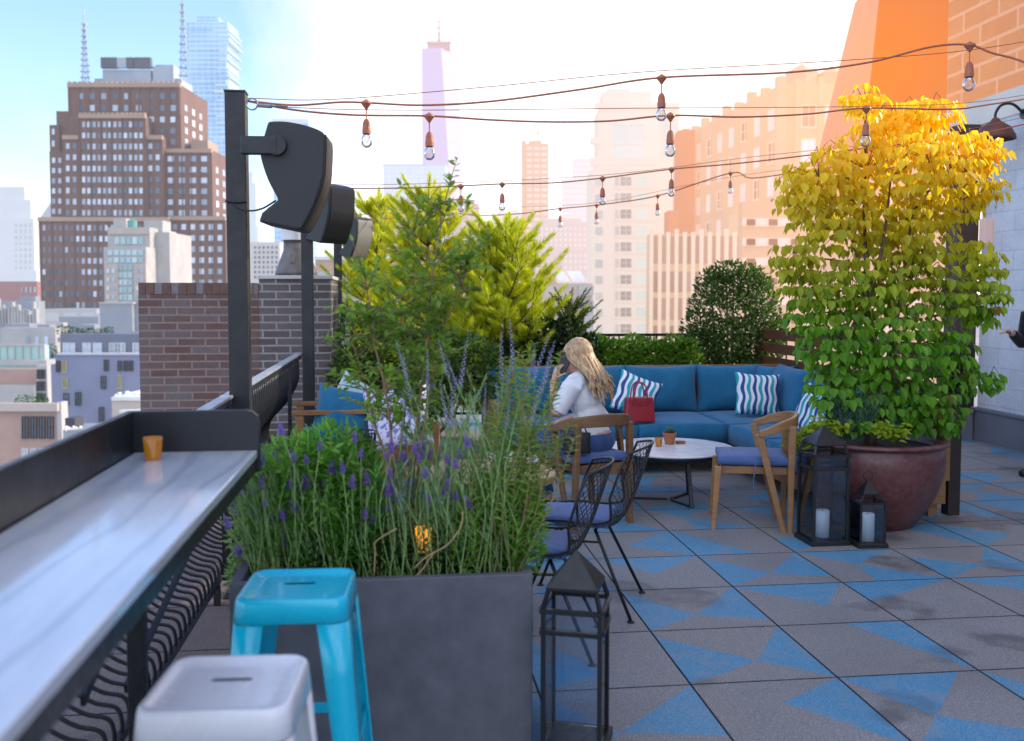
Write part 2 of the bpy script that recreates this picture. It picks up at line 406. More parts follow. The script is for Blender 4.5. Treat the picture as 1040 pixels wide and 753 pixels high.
def gbox(mb, a0, a1, d0, d1, z0, z1, mi=0):
    vs = [G(x, y, z) for z in (z0, z1) for y in (d0, d1) for x in (a0, a1)]
    return mb.add(vs, [(0, 2, 3, 1), (4, 5, 7, 6), (0, 1, 5, 4), (2, 6, 7, 3), (0, 4, 6, 2), (1, 3, 7, 5)], mi)
LAT0, LAT1, DEP0, DEP1 = -1.5, 6.4, -3.0, 13.6
tag(gbox(slab, LAT0, LAT1, DEP0, DEP1, -.6, 0).build('terrace_slab', GROUT), kind='structure')
tiles = MB(); tr = random.Random(23)
i0 = math.floor((LAT0 - o_lat) / TS); i1 = math.ceil((LAT1 - o_lat) / TS); j0 = math.floor((DEP0 - o_dep) / TS); j1 = math.ceil((DEP1 - o_dep) / TS)
gap = .0045
def tquad(x0, y0, x1, y1, mi):
    tiles.add([G(x0, y0, .006), G(x1, y0, .006), G(x1, y1, .006), G(x0, y1, .006)], [(0, 1, 2, 3)], mi)
for i in range(i0, i1):
    for j in range(j0, j1):
        x0, y0 = o_lat + i * TS + gap, o_dep + j * TS + gap; x1, y1 = x0 + TS - 2 * gap, y0 + TS - 2 * gap
        x0c, x1c, y1c = max(x0, LAT0), min(x1, LAT1), min(y1, DEP1)
        if x1c <= x0c or y1c <= y0: continue
        if x1 < -.45 or x0c != x0 or x1c != x1 or y1c != y1: tquad(x0c, y0, x1c, y1c, 2 if x1 < -.45 else 0); continue
        cs = [(0, 0), (1, 0), (1, 1), (0, 1)]; q = tr.random()
        P = lambda u, v: G(x0 + (x1 - x0) * u, y0 + (y1 - y0) * v, .006)
        def pick(e, k, hgt):       # blue triangle on edge e
            a, b = cs[e], cs[(e + 1) % 4]; c, d = cs[(e + 2) % 4], cs[(e + 3) % 4]
            mx = (a[0] + (b[0] - a[0]) * k, a[1] + (b[1] - a[1]) * k); nx = (d[0] - a[0], d[1] - a[1])
            ap = (mx[0] + nx[0] * hgt, mx[1] + nx[1] * hgt); return a, b, c, d, ap
        if q < .05:
            tquad(x0, y0, x1, y1, 0)
        elif q < .32:               # corner-to-corner base with an apex inside
            a, b, c, d, ap = pick(tr.randrange(4), tr.uniform(.25, .75), tr.uniform(.45, .68))
            tiles.add([P(*a), P(*b), P(*ap)], [(0, 1, 2)], 1)
            tiles.add([P(*a), P(*ap), P(*d)], [(0, 1, 2)], 0); tiles.add([P(*b), P(*c), P(*ap)], [(0, 1, 2)], 0); tiles.add([P(*c), P(*d), P(*ap)], [(0, 1, 2)], 0)
        elif q < .58:               # corner to a point on the opposite edge
            e = tr.randrange(4); a, b, c, d, _ = pick(e, .5, .5); k = tr.uniform(.35, .65)
            mbc = (b[0] + (c[0] - b[0]) * k, b[1] + (c[1] - b[1]) * k)
            tiles.add([P(*a), P(*b), P(*mbc)], [(0, 1, 2)], 1)
            tiles.add([P(*a), P(*mbc), P(*c), P(*d)], [(0, 1, 2, 3)], 0)
        else:                       # two triangles on opposite sides
            e = tr.randrange(4); a, b, c, d, ap = pick(e, tr.uniform(.3, .7), tr.uniform(.36, .48))
            kk = tr.uniform(.1, .5); mcd = (c[0] + (d[0] - c[0]) * kk, c[1] + (d[1] - c[1]) * kk)
            tiles.add([P(*a), P(*b), P(*ap)], [(0, 1, 2)], 1)
            tiles.add([P(*d), P(*ap), P(*mcd)], [(0, 1, 2)], 1)
            tiles.add([P(*a), P(*ap), P(*d)], [(0, 1, 2)], 0)
            tiles.add([P(*b), P(*c), P(*ap)], [(0, 1, 2)], 0); tiles.add([P(*c), P(*mcd), P(*ap)], [(0, 1, 2)], 0)
tag(tiles.build('terrace_floor', [TG, TB, TBR]), kind='structure')

# ------------------------------------------------------------------ drink counter, railing, posts along the left edge
m, nt, out = new_mat('veined_marble'); v = objco(nt, (5, .8, 5)); nz = noise(nt, v, 2.0, 7, .65); n2 = noise(nt, objco(nt), 3, 4)
wv = N(nt, 'ShaderNodeTexWave'); wv.inputs['Scale'].default_value = 1.4; wv.inputs['Distortion'].default_value = 9; wv.inputs['Detail'].default_value = 5; nt.links.new(objco(nt, (1.7, .35, 1.7)), wv.inputs['Vector'])
col = mixc(nt, mapr(nt, nz, .35, .65), (.52, .56, .63), (.70, .73, .78)); col = mixc(nt, mapr(nt, wv.outputs['Fac'], .0, .16, .45, 0), col, (.30, .33, .39))
finish(nt, out, col, mapr(nt, n2, .3, .7, .06, .16), coat=.4); MARBLE = m
cr = thing('bar_counter', 'narrow marble-topped drink counter with black backboard along the railing', 'counter', G(-.62, 1.7), GA)
def L(lat, dep, z=0.0): return Vector((lat + .62, dep - 1.7, z))
MB().lohi(L(-.80, .1, 1.045), L(-.432, 3.03, 1.07)).build('marble_top', MARBLE, cr, bevel=.004)
MB().lohi(L(-.80, .1, 1.0), L(-.437, 3.025, 1.043)).build('support_frame', BLACK, cr, bevel=.003)
MB().lohi(L(-.822, .1, .99), L(-.803, 3.032, 1.196)).build('backboard', BLACKGLOSS, cr, bevel=.003)
pl = [(-.822, 1.0), (-.425, 1.0), (-.425, 1.155)] + [(-.425 - .04 + .04 * math.cos(a), 1.155 + .04 * math.sin(a)) for a in (R(30), R(60), R(90))] + [(-.822, 1.195)]
MB().prism([L(x, 3.034, z) for x, z in pl], (0, .022, 0)).build('end_board', BLACKGLOSS, cr, bevel=.003)
for dp in (.7, 2.0, 2.9):
    MB().lohi(L(-.80, dp, 0), L(-.75, dp + .05, .998)).build('leg', BLACK, cr, bevel=.003)
def toL(p): a, b = ungrid(p); return L(a, b, p.z)
for (p0, p1) in ((at(212, 516, 4.0), at(128, 700, 2.9)), (at(122, 620, 2.75), at(84, 712, 2.3))):
    MB().beam(toL(p0), toL(p1), .03, .012, (1, 0, 0)).build('brace', BLACK, cr)

rr_ = thing('balcony_railing', 'black belly-curved iron balcony railing with flat handrail at left terrace edge', 'railing', G(-.9, 4.4), GA)
def LR(lat, dep, z=0.0): return Vector((lat + .9, dep - 4.4, z))
RAILTOP = M_plain('weathered_handrail', (.35, .37, .40), (.5, .52, .55), .35, .3, 12)
MB().lohi(LR(-.885, .1, 1.03), LR(-.825, 8.55, 1.045)).build('handrail', RAILTOP, rr_, bevel=.003)
MB().lohi(LR(-.88, .1, 1.0), LR(-.83, 8.55, 1.028)).build('top_bar', BLACK, rr_)
MB().lohi(LR(-.91, .1, .10), LR(-.89, 8.55, .13)).build('bottom_rail', BLACK, rr_)
bp = catmull([(.045, 0, 1.0), (.04, 0, .80), (-.06, 0, .62), (-.19, 0, .47), (-.21, 0, .33), (-.10, 0, .235), (-.02, 0, .21), (.0, 0, .17), (.0, 0, .12)], 4)
bal = MB().tube(bp, .0075, 5).build('baluster', BLACK, rr_, smooth=True); bal.location = LR(-.9, .2)
nb = 98
for k in range(1, nb):
    b = bal.copy(); COL.objects.link(b); b.parent = rr_; b.location = LR(-.9, .2 + k * .0855)
for dp in (1.6, 4.85, 7.8):
    MB().lohi(LR(-.915, dp, 0), LR(-.885, dp + .03, .10)).build('foot', BLACK, rr_)
    MB().lohi(LR(-.87, dp, .13), LR(-.84, dp + .03, 1.0)).build('railing_post', BLACK, rr_)

posts = [(4.9, 2.565), (8.55, 2.50), (12.4, 2.45)]
plab = ['nearest tall dark steel post rising behind the end of marble counter', 'second tall dark steel post in front of brick chimney', 'farthest thin dark steel post beside the yellow pines']
for (Y, zt), lb in zip(posts, plab):
    px = {4.9: 243, 8.55: 312.5, 12.4: 343.5}[Y]; p = at(px, 300, Y)
    t = thing('steel_post', lb, 'post', (p.x, p.y, 0), GA, 'posts along the left railing')
    MB().lohi((-.05, -.05, .012), (.05, .05, zt)).build('pole', POSTM, t, bevel=.004)
    MB().lohi((-.09, -.09, .0), (.09, .09, .012)).build('base_plate', POSTM, t)
    MB().lohi((-.053, -.053, zt), (.053, .053, zt + .008)).build('cap', POSTM, t)
    if Y < 5:
        MB().tube(catmull([(-.052, -.06, 2.02), (0, -.056, 2.015), (.053, -.056, 2.02)], 4), .006, 5).build('cable_tie', BLACK, t)

# speakers
prof1 = [(274, 143), (278, 129), (292, 128.6), (306, 130.5), (320, 134), (331, 139), (333.5, 146), (333.2, 162), (332, 181), (328.5, 197), (323, 211), (317, 224), (311, 234), (307, 235.5), (303, 235), (269, 228), (272, 219), (279, 213), (288, 206), (278, 187), (271.6, 168), (270.5, 158)]
c0 = at(300, 182, 4.9)
_fr = catmull([(x, y, 0) for x, y in prof1[1:14]], 3); _bk = catmull([(x, y, 0) for x, y in prof1[18:] + prof1[:1]], 3)
prof2 = [(p.x, p.y) for p in _fr] + prof1[14:18] + [(p.x, p.y) for p in _bk]; FS, FE = 13, len(_fr)
sp_prof = [((at(x, y, 4.9) - c0).x, (at(x, y, 4.9) - c0).z) for x, y in prof2]
SPK = M_plain('speaker_shell', (.017, .018, .021), (.024, .025, .028), .55, 0, 60, .1)
GRL = M_plain('speaker_grille', (.012, .009, .008), (.02, .015, .012), .5, 0, 200, .3)
SPKL = M_plain('pale_speaker_shell', (.12, .112, .10), (.16, .15, .135), .6, 0, 60, .1)
def speaker(px, py, Y, rz, lab, shell, grl, pz):
    c = at(px, py, Y)
    t = thing('outdoor_speaker', lab, 'speaker', (c.x, c.y, c.z), rz, 'loudspeakers on the left posts')
    D = .30
    MB().prism([(x, -D / 2, z) for x, z in sp_prof], (0, D, 0)).build('cabinet', shell, t, bevel=.012, seg=3)
    front = sp_prof[FS:FE]
    g = MB(); n = len(front)
    vs = [(x + .006, y, z) for (x, z) in front for y in (-D / 2 + .02, D / 2 - .02)] + [(x - .02, y, z) for (x, z) in front for y in (-D / 2 + .02, D / 2 - .02)]
    fs = [(2 * i, 2 * i + 2, 2 * i + 3, 2 * i + 1) for i in range(n - 1)] + [(2 * n + 2 * i, 2 * n + 2 * i + 1, 2 * n + 2 * i + 3, 2 * n + 2 * i + 2) for i in range(n - 1)]
    fs += [(2 * i, 2 * n + 2 * i, 2 * n + 2 * i + 2, 2 * i + 2) for i in range(n - 1)] + [(2 * i + 1, 2 * i + 3, 2 * n + 2 * i + 3, 2 * n + 2 * i + 1) for i in range(n - 1)]
    g.add(vs, fs).build('grille', grl, t, smooth=False)
    tr0 = [((at(x, y, 4.9) - c0).x, (at(x, y, 4.9) - c0).z) for x, y in prof1]
    rib = MB().prism([(x, -D / 2 - .004, z) for x, z in [(tr0[5][0] - .012, tr0[5][1] - .012), (tr0[6][0] - .008, tr0[6][1]), (tr0[8][0] - .006, tr0[8][1]), (tr0[10][0] - .007, tr0[10][1]), (tr0[12][0] - .008, tr0[12][1]), (tr0[13][0] + .004, tr0[13][1] + .016), (tr0[12][0] - .02, tr0[12][1]), (tr0[10][0] - .028, tr0[10][1]), (tr0[8][0] - .03, tr0[8][1]), (tr0[6][0] - .034, tr0[6][1])]], (0, .006, 0)).build('side_trim', shell, t)
    br = MB().lohi((-.245 if pz is None else pz, -.02 - D / 2 - .012, .10), (-.06, .02 - D / 2 - .012 + .02, .185))
    br.build('bracket', POSTM, t, bevel=.004)
    MB().lathe([(.001, -.02), (.045, -.02), (.05, -.014), (.05, .02)], 20, (-.065, -D / 2 - .01, .142), Matrix.Rotation(R(90), 3, 'X')).build('pivot_knob', POSTM, t, smooth=False, bevel=.004)
    MB().lohi((-.125, -.10, -.235), (-.095, .10, -.15)).build('mounting_foot', SPKL, t, bevel=.01)
    return t
speaker(300, 182, 4.9, R(4), 'largest near grey loudspeaker bracketed to the nearest steel post', SPK, GRL, -.235)
speaker(335, 217, 8.5, R(-38), 'middle loudspeaker with dark brown grille on the second post', SPK, GRL, -.2)
speaker(361, 241, 12.3, R(-34), 'farthest small loudspeaker with pale grille on the third post', SPK, SPKL, -.2)
w_ = MB().tube(catmull([at(231, 198, 4.9), at(238, 208, 4.84), at(252, 214, 4.82), at(266, 212, 4.85), at(280, 204, 4.9)], 6), .005, 5).build('speaker_cable', BLACK)
tag(w_, 'thin black cable sagging between nearest steel post and largest loudspeaker', 'cable')

# brick parapet, chimney, vent hood
BRK = M_brick('dark_brick', (.12, .066, .056), (.145, .125, .13), (.28, .19, .165), .25, .072, .009)  # dark brick with pinkish joints
BRKW = M_brick('brick_white_joints', (.10, .075, .07), (.14, .125, .13), (.32, .30, .30), .25, .072, .009)
def gthing(name, lab, cat, lat, dep, z=0, rz=GA, group=None): return thing(name, lab, cat, G(lat, dep, z), rz, group)
p0 = at(142, 290, 8.9); la0, de0 = ungrid(p0); p1 = at(262, 290, 8.9); la1, _ = ungrid(p1); la2, _ = ungrid(at(334.5, 290, 8.9)); de0 = ungrid(at(250, 290, 8.95))[1]
t = gthing('brick_parapet', 'lower dark brick pier left of the nearest steel post, soldier-course top', 'brick pier', (la0 + la1) / 2, de0 + .3)
wd = la1 - la0
MB().lohi((-wd / 2, -.3, -6), (wd / 2, .5, 1.555)).build('brick_face', BRK, t)
cop = MB(); k = 0; x = -wd / 2
COPS = [M_plain('coping_brick_%s' % s, a, b, .85, 0, 25, .3, bdist=.003) for s, a, b in (('red', (.16, .085, .07), (.11, .06, .05)), ('grey', (.15, .14, .15), (.20, .185, .20)))]
while x < wd / 2 - .06:
    cop.lohi((x + .004, -.306, 1.56), (x + .067, .49, 1.665), 0 if rnd.random() < .5 else 1); x += .074
cop.lohi((-wd / 2 + .006, -.296, 1.5555), (wd / 2 - .004, .48, 1.655), 2); COPS.append(M_plain('coping_mortar', (.2, .15, .14), None, .9))
cop.build('coping_course', COPS, t, bevel=.004)
t = gthing('brick_chimney', 'taller brick chimney with white joints behind the second steel post', 'brick pier', (la1 + la2) / 2, de0 + .8)
wd = la2 - la1
MB().lohi((-wd / 2 + .004, -.83, -6), (wd / 2, .35, 1.70)).build('brick_face', BRKW, t)
MB().lohi((-wd / 2 - .01, -.85, 1.70), (wd / 2 + .015, .37, 1.735)).build('cap_slab', M_plain('pale_coping', (.45, .44, .43), (.55, .54, .52), .8, 0, 9, .2), t, bevel=.006)
STEEL = M_plain('galvanised_vent', (.11, .10, .095), (.17, .155, .145), .5, .4, 10, .1); STEELW = M_plain('pale_vent_collar', (.6, .6, .6), (.72, .71, .7), .5, .1, 8)
c = G((la1 + la2) / 2 - .01, de0 + .25, 1.736)
t = thing('roof_vent', 'grey metal exhaust vent with flared skirt on top of brick chimney', 'vent', c)
MB().lathe([(.20, 0), (.195, .04), (.12, .24), (.115, .34)], 26).build('skirt', STEEL, t, smooth=True)
MB().lathe([(.135, .335), (.14, .34), (.14, .46), (.19, .47), (.19, .48), (.14, .49), (.12, .56), (.02, .60)], 26).build('collar', STEELW, t, smooth=False)
MB().lohi((-.02, -.18, .12), (.02, -.14, .20)).build('clip', STEEL, t)
t = gthing('electrical_box', 'small grey utility box on pipe beside chimney and third post', 'utility box', la2 + .10, de0 + .45)
MB().lohi((-.03, -.05, 0), (.0, -.02, 1.05)).build('pipe', STEEL, t); MB().lohi((-.05, -.07, 1.05), (.06, .03, 1.30)).build('box', STEELW, t, bevel=.008); MB().lohi((-.04, -.06, 1.30), (.04, .02, 1.48)).build('cover', BLACK, t, bevel=.008)
# ------------------------------------------------------------------ concrete planter in front
CONC = M_plain('slate_concrete', (.075, .080, .098), (.118, .124, .146), .58, 0, 9, .25, rvar=.1, bdist=.004)
SOIL = M_plain('dark_soil', (.025, .018, .012), (.05, .035, .022), .95, 0, 40, .8)
pc = at(541, 583, 3.2); PLZ = pc.z; pla, pde = ungrid(pc)
PW, PD = 1.0, .40
planter = gthing('concrete_planter', 'long slate-grey concrete planter box holding lavender in the foreground', 'planter', pla - PW / 2, pde + PD / 2)
b = MB(); hw, hd, th = PW / 2, PD / 2, .035
b.lohi((-hw, -hd, 0), (hw, -hd + th, PLZ)); b.lohi((-hw, hd - th, 0), (hw, hd, PLZ)); b.lohi((-hw, -hd + th + .0005, 0), (-hw + th, hd - th - .0005, PLZ)); b.lohi((hw - th, -hd + th + .0005, 0), (hw, hd - th - .0005, PLZ))
b.build('planter_box', CONC, planter, bevel=.004)
MB().lohi((-hw + th, -hd + th, PLZ - .12), (hw - th, hd - th, PLZ - .05)).build('soil', SOIL, planter)
PL0 = planter.location.copy()
def inplanter(x, y, z=None): return PL0 + Vector((x * CA - y * SA, x * SA + y * CA, PLZ - .05 if z is None else z))

# ------------------------------------------------------------------ pressed steel stools
def stool_paint(name, c1, c2):
    return M_plain(name, c1, c2, .28, 0, 3, .0, coat=.5, rvar=.07)
def make_stool(label, loc, rz, paint, H=.76):
    t = thing('bar_stool', label, 'stool', loc, rz, 'pressed steel bar stools')
    S = .143; b = MB(); n = 10
    def rr(s, r, z, k=6):
        out = []
        for cx, cy, a0 in ((s - r, s - r, 0), (-s + r, s - r, 90), (-s + r, -s + r, 180), (s - r, -s + r, 270)):
            for i in range(k + 1):
                a = R(a0 + 90 * i / k); out.append((cx + r * math.cos(a), cy + r * math.sin(a), z))
        return out
    rings = [rr(.10, .02, H - .012), rr(S - .02, .03, H - .010), rr(S - .010, .035, H - .003), rr(S - .003, .04, H), rr(S + .002, .042, H - .004), rr(S + .005, .044, H - .014), rr(S + .010, .046, H - .062), rr(S + .007, .045, H - .064), rr(S + .0, .043, H - .016)]
    vs = [p for r_ in rings for p in r_]; m = len(rings[0]); fs = []
    for i in range(len(rings) - 1):
        for k in range(m): l = (k + 1) % m; fs.append((i * m + k, i * m + l, (i + 1) * m + l, (i + 1) * m + k))
    # seat pan with a hand slot: two halves around the slot
    sl = [(.042 * math.cos(a) + (.02 if math.cos(a) > 0 else -.02) * 0, .0) for a in ()]
    slot = []
    for cx, a0 in ((.034, -90), (-.034, 90)):
        for i in range(5): a = R(a0 + 180 * i / 4); slot.append((cx + .009 * math.cos(a), .035 + .009 * math.sin(a), H - .012))
    b.add(vs, fs)
    bm = bmesh.new()
    o1 = [bm.verts.new(p) for p in rings[0]]; s1 = [bm.verts.new(p) for p in slot]
    e = [bm.edges.new((o1[i], o1[(i + 1) % len(o1)])) for i in range(len(o1))] + [bm.edges.new((s1[i], s1[(i + 1) % len(s1)])) for i in range(len(s1))]
    r = bmesh.ops.triangle_fill(bm, use_beauty=True, edges=e); bm.normal_update()
    bm.verts.index_update(); tv = [tuple(v.co) for v in bm.verts]; tf = [[v.index for v in f.verts] for f in bm.faces]; bm.free()
    tf = [f if (Vector(tv[f[1]]) - Vector(tv[f[0]])).cross(Vector(tv[f[2]]) - Vector(tv[f[0]])).z > 0 else f[::-1] for f in tf]
    b.add(tv, tf); b.build('seat', paint, t, smooth=True)
    for sx in (1, -1):
        for sy in (1, -1):
            top, bot = S + .004, S + .062          # outer corner at the top and at the floor
            wt, wb = .078, .042; zt, zb = H - .066, 0.0
            g = MB(); L_ = 5
            def sec(k):
                f = k / L_; c = top + (bot - top) * f; w = wt + (wb - wt) * f; z = zt + (zb - zt) * f; r = .03
                pts = [(c - w, c), (c - r, c)]
                for i in range(1, 4): a = R(90 - 30 * i); pts.append((c - r + r * math.cos(a), c - r + r * math.sin(a)))
                pts.append((c, c - w)); pts = pts[:]
                return [(sx * x, sy * y, z) for x, y in pts]
            vs, fs = [], []
            for k in range(L_ + 1): vs += sec(k)
            q = 6
            for k in range(L_):
                for i in range(q - 1): f = (k * q + i, k * q + i + 1, (k + 1) * q + i + 1, (k + 1) * q + i); fs.append(f if sx * sy < 0 else f[::-1])
            o = g.add(vs, fs).build('leg', paint, t, smooth=True)
            so_ = o.modifiers.new('shell', 'SOLIDIFY'); so_.thickness = .004; so_.offset = -1
            MB().lohi((sx * (bot - .042), sy * (bot - .042), 0), (sx * (bot + .001), sy * (bot + .001), .014)).build('rubber_foot', BLACK, o)
    for a in (0, 90):                              # apron skirts and foot braces
        for sg in (1, -1):
            Mr = Matrix.Rotation(R(a), 3, 'Z'); f0 = .5; cb = S + .004 + .058 * .52
            z = (H - .066) * (1 - .52)
            p = [Mr @ Vector((-cb + .02, sg * (cb - .004), z)), Mr @ Vector((cb - .02, sg * (cb - .004), z))]
            MB().beam(p[0], p[1], .004, .03).build('cross_brace', paint, t)
    return t
TURQ = stool_paint('turquoise_enamel', (.0, .49, .70), (.004, .56, .76)); WHITEP = stool_paint('white_enamel', (.78, .79, .84), (.84, .85, .89))
c = at(303, 600, 2.60); ts = make_stool('glossy turquoise metal bar stool with hand slot before the concrete planter', (c.x, c.y, 0), R(4), TURQ)
c = at(231, 676, 1.93); make_stool('white metal bar stool at the lower left beside the counter', (c.x, c.y + .0, 0), R(3), WHITEP)

# ------------------------------------------------------------------ lanterns
def lantern(label, loc, rz, W, H, RH, candle=True, tall=True, cr=.042, ch=.15):
    """W body width, H body height to frame top, RH height of the pyramid roof above it"""
    t = thing('candle_lantern', label, 'lantern', loc, rz, 'black metal lanterns')
    f = .016 * W / .22; hw = W / 2; z0 = .035
    MB().lohi((-hw - .012, -hw - .012, .0), (hw + .012, hw + .012, z0)).build('base', BLACK, t, bevel=.004)
    for sx in (1, -1):
        for sy in (1, -1):
            MB().lohi((sx * (hw - f), sy * (hw - f), z0 + .001), (sx * hw, sy * hw, H)).build('post', BLACK, t, bevel=.002)
    fr = MB()
    for zz in (H - .0, H - .07 * (H / .5)) if tall else (H,):
        for s in (1, -1):
            fr.lohi((-hw - .003, s * hw - f * .5 - .003, zz - f), (hw + .003, s * hw + f * .5 - .003, zz)); fr.lohi((s * hw - f * .5, -hw + f * .5 + .004, zz - f + .001), (s * hw + f * .5, hw - f * .5 - .008, zz - .001))
    fr.build('top_frame', BLACK, t)
    for s in (1, -1):
        MB().lohi((-hw + f, s * (hw - f * .55) - .001, z0), (hw - f, s * (hw - f * .55) + .001, H - f)).build('glass_pane', GLASS, t)
        MB().lohi((s * (hw - f * .55) - .001, -hw + f, z0), (s * (hw - f * .55) + .001, hw - f, H - f)).build('glass_pane', GLASS, t)
    # open neck with four struts and pyramid roof
    nk = RH * .30; rb = hw * (.86 if tall else .62)
    for sx in (1, -1):
        for sy in (1, -1):
            MB().beam((sx * (hw - f * .5), sy * (hw - f * .5), H), (sx * rb * .9, sy * rb * .9, H + nk + .002), f * .8, f * .8).build('neck_strut', BLACK, t)
    zr = H + nk
    MB().add([(-rb, -rb, zr), (rb, -rb, zr), (rb, rb, zr), (-rb, rb, zr), (-rb, -rb, zr + .012), (rb, -rb, zr + .012), (rb, rb, zr + .012), (-rb, rb, zr + .012), (0, 0, H + RH)],
             [(3, 2, 1, 0), (0, 1, 5, 4), (1, 2, 6, 5), (2, 3, 7, 6), (3, 0, 4, 7), (4, 5, 8), (5, 6, 8), (6, 7, 8), (7, 4, 8)]).build('pyramid_roof', BLACK, t, bevel=.003)
    if tall:
        pass
    else:
        MB().tube([(.03 * math.cos(R(a)), 0, H + RH + .022 + .03 * math.sin(R(a))) for a in range(0, 360, 24)], .003, 5, closed=True).build('ring_handle', BLACK, t, smooth=True)
    if candle:
        m_ = CANDLE; cd = thing('pillar_candle', candle, 'candle', Vector(loc) + Vector((.0, 0, z0 + .001)), 0, 'white candles in lanterns')
        MB().lathe([(cr, 0), (cr, ch - .01), (cr - .004, ch - .002), (cr - .012, ch - .006), (.004, ch - .012)], 24).build('wax', m_, cd, smooth=True, bevel=0)
        MB().tube([(0, 0, ch - .013), (.001, 0, ch + .004), (.003, 0, ch + .012)], .0015, 5).build('wick', BLACK, cd)
    return t
CANDLE = M_plain('candle_wax', (.78, .76, .72), (.83, .81, .77), .45, 0, 9)
c = at(585, 607, 3.22); lantern('large foreground black lantern with pyramid roof right of concrete planter', (c.x, c.y, 0), R(-13), .205, .51, .18, candle=None)
c = onz(838, 553); lantern('tall black glass lantern leaning close to the front of red pot', (c.x, c.y + .06, 0), R(8), .235, .57, .17, candle='wide white pillar candle inside the tall lantern', cr=.043, ch=.17)
c = onz(884, 557); lantern('small black glass lantern with ring handle right of tall lantern', (c.x, c.y + .06, 0), R(5), .165, .285, .13, candle='shorter white pillar candle inside the small lantern', tall=False, cr=.042, ch=.17)

# ------------------------------------------------------------------ wire mesh chairs
CHROMEW = M_plain('black_wire', (.010, .011, .014), (.016, .017, .02), .38, .1, 30)
def make_wire_chair(label, loc, rz):
    t = thing('wire_chair', label, 'chair', loc, rz, 'black wire mesh chairs')
    prof = catmull([(.24, 0, .425), (.17, 0, .432), (.02, 0, .415), (-.12, 0, .415), (-.20, 0, .455), (-.255, 0, .56), (-.30, 0, .69), (-.345, 0, .83)], 6)
    wid = catmull([(.19, 0, 0), (.215, 0, 0), (.235, 0, 0), (.235, 0, 0), (.235, 0, 0), (.24, 0, 0), (.235, 0, 0), (.20, 0, 0)], 6)
    n = len(prof) - 1
    def S(u, v):
        k = min(max(u, 0), 1) * n; i = min(int(k), n - 1); f = k - i
        p = prof[i].lerp(prof[i + 1], f); w = wid[i].x * (1 - f) + wid[i + 1].x * f
        bk = min(max((u - .5) / .25, 0), 1); c = abs(v) ** 2.4
        return Vector((p.x + bk * .10 * c, v * w, p.z + (1 - bk) * .055 * c * min(1, u * 4) + bk * .0 - (.03 * c if u > .9 else 0) * (u - .9) * 10))
    border = [S(0, -1 + 2 * k / 8) for k in range(9)] + [S(k / 20, 1) for k in range(1, 21)] + [S(1, 1 - 2 * k / 8) for k in range(1, 9)] + [S(1 - k / 20, -1) for k in range(1, 20)]
    MB().tube(border, .0062, 6, closed=True).build('rim_frame', CHROMEW, t, smooth=True)
    g = MB()
    K = 2.6
    for sg in (1, -1):
        c = -K
        while c < K + 1:
            pts = []
            for q in range(0, 61):
                u = q / 60; v = sg * (-1 + 2 * (u * K - c) / 1.0 * .5)
                if abs(v) <= 1: pts.append(S(u, v))
                elif pts: break
            if len(pts) > 1: g.tube(pts[::2] + ([pts[-1]] if len(pts) % 2 == 0 else []), .0016, 3)
            c += .115
    g.build('wire_mesh', CHROMEW, t)
    for v in (-.4, .4):
        MB().tube([S(k / 20, v) for k in range(21)], .004, 5).build('support_rod', CHROMEW, t, smooth=True)
    for sy in (1, -1):
        for sx, fx, tx in ((1, .27, .10), (-1, -.27, -.08)):
            lg = MB().tube([(tx, sy * .12, .412), (tx * 1.15, sy * .15, .40), (fx, sy * .235, .012)], .0085, 7).build('leg', CHROMEW, t, smooth=True)
            MB().lathe([(.019, 0), (.019, .01), (.009, .016)], 12, (fx, sy * .235, 0)).build('glide', CHROMEW, lg)
        MB().tube([(.125, sy * .158, .36), (-.105, sy * .157, .36)], .006, 6).build('side_bar', CHROMEW, t)
    MB().tube([(.10, -.12, .410), (.10, .12, .410)], .007, 6).build('cross_bar', CHROMEW, t)
    MB().tube([(-.08, -.12, .407), (-.08, .12, .407)], .007, 6).build('cross_bar', CHROMEW, t)
    cu = MB().cushion((.035, 0, .452), (.37, .37, .06), None, .5, .55, .03, seed=3)
    cu.build('seat_cushion', NAVYC, t, smooth=True)
    return t
c = at(607, 535, 4.72); make_wire_chair('black wire mesh chair with blue pad, the one farther from camera', (c.x - .07, 4.75, 0), R(166))
c = at(566, 560, 4.2); make_wire_chair('black wire mesh chair half hidden between planter and front lantern', (c.x - .10, 4.2, 0), R(172))

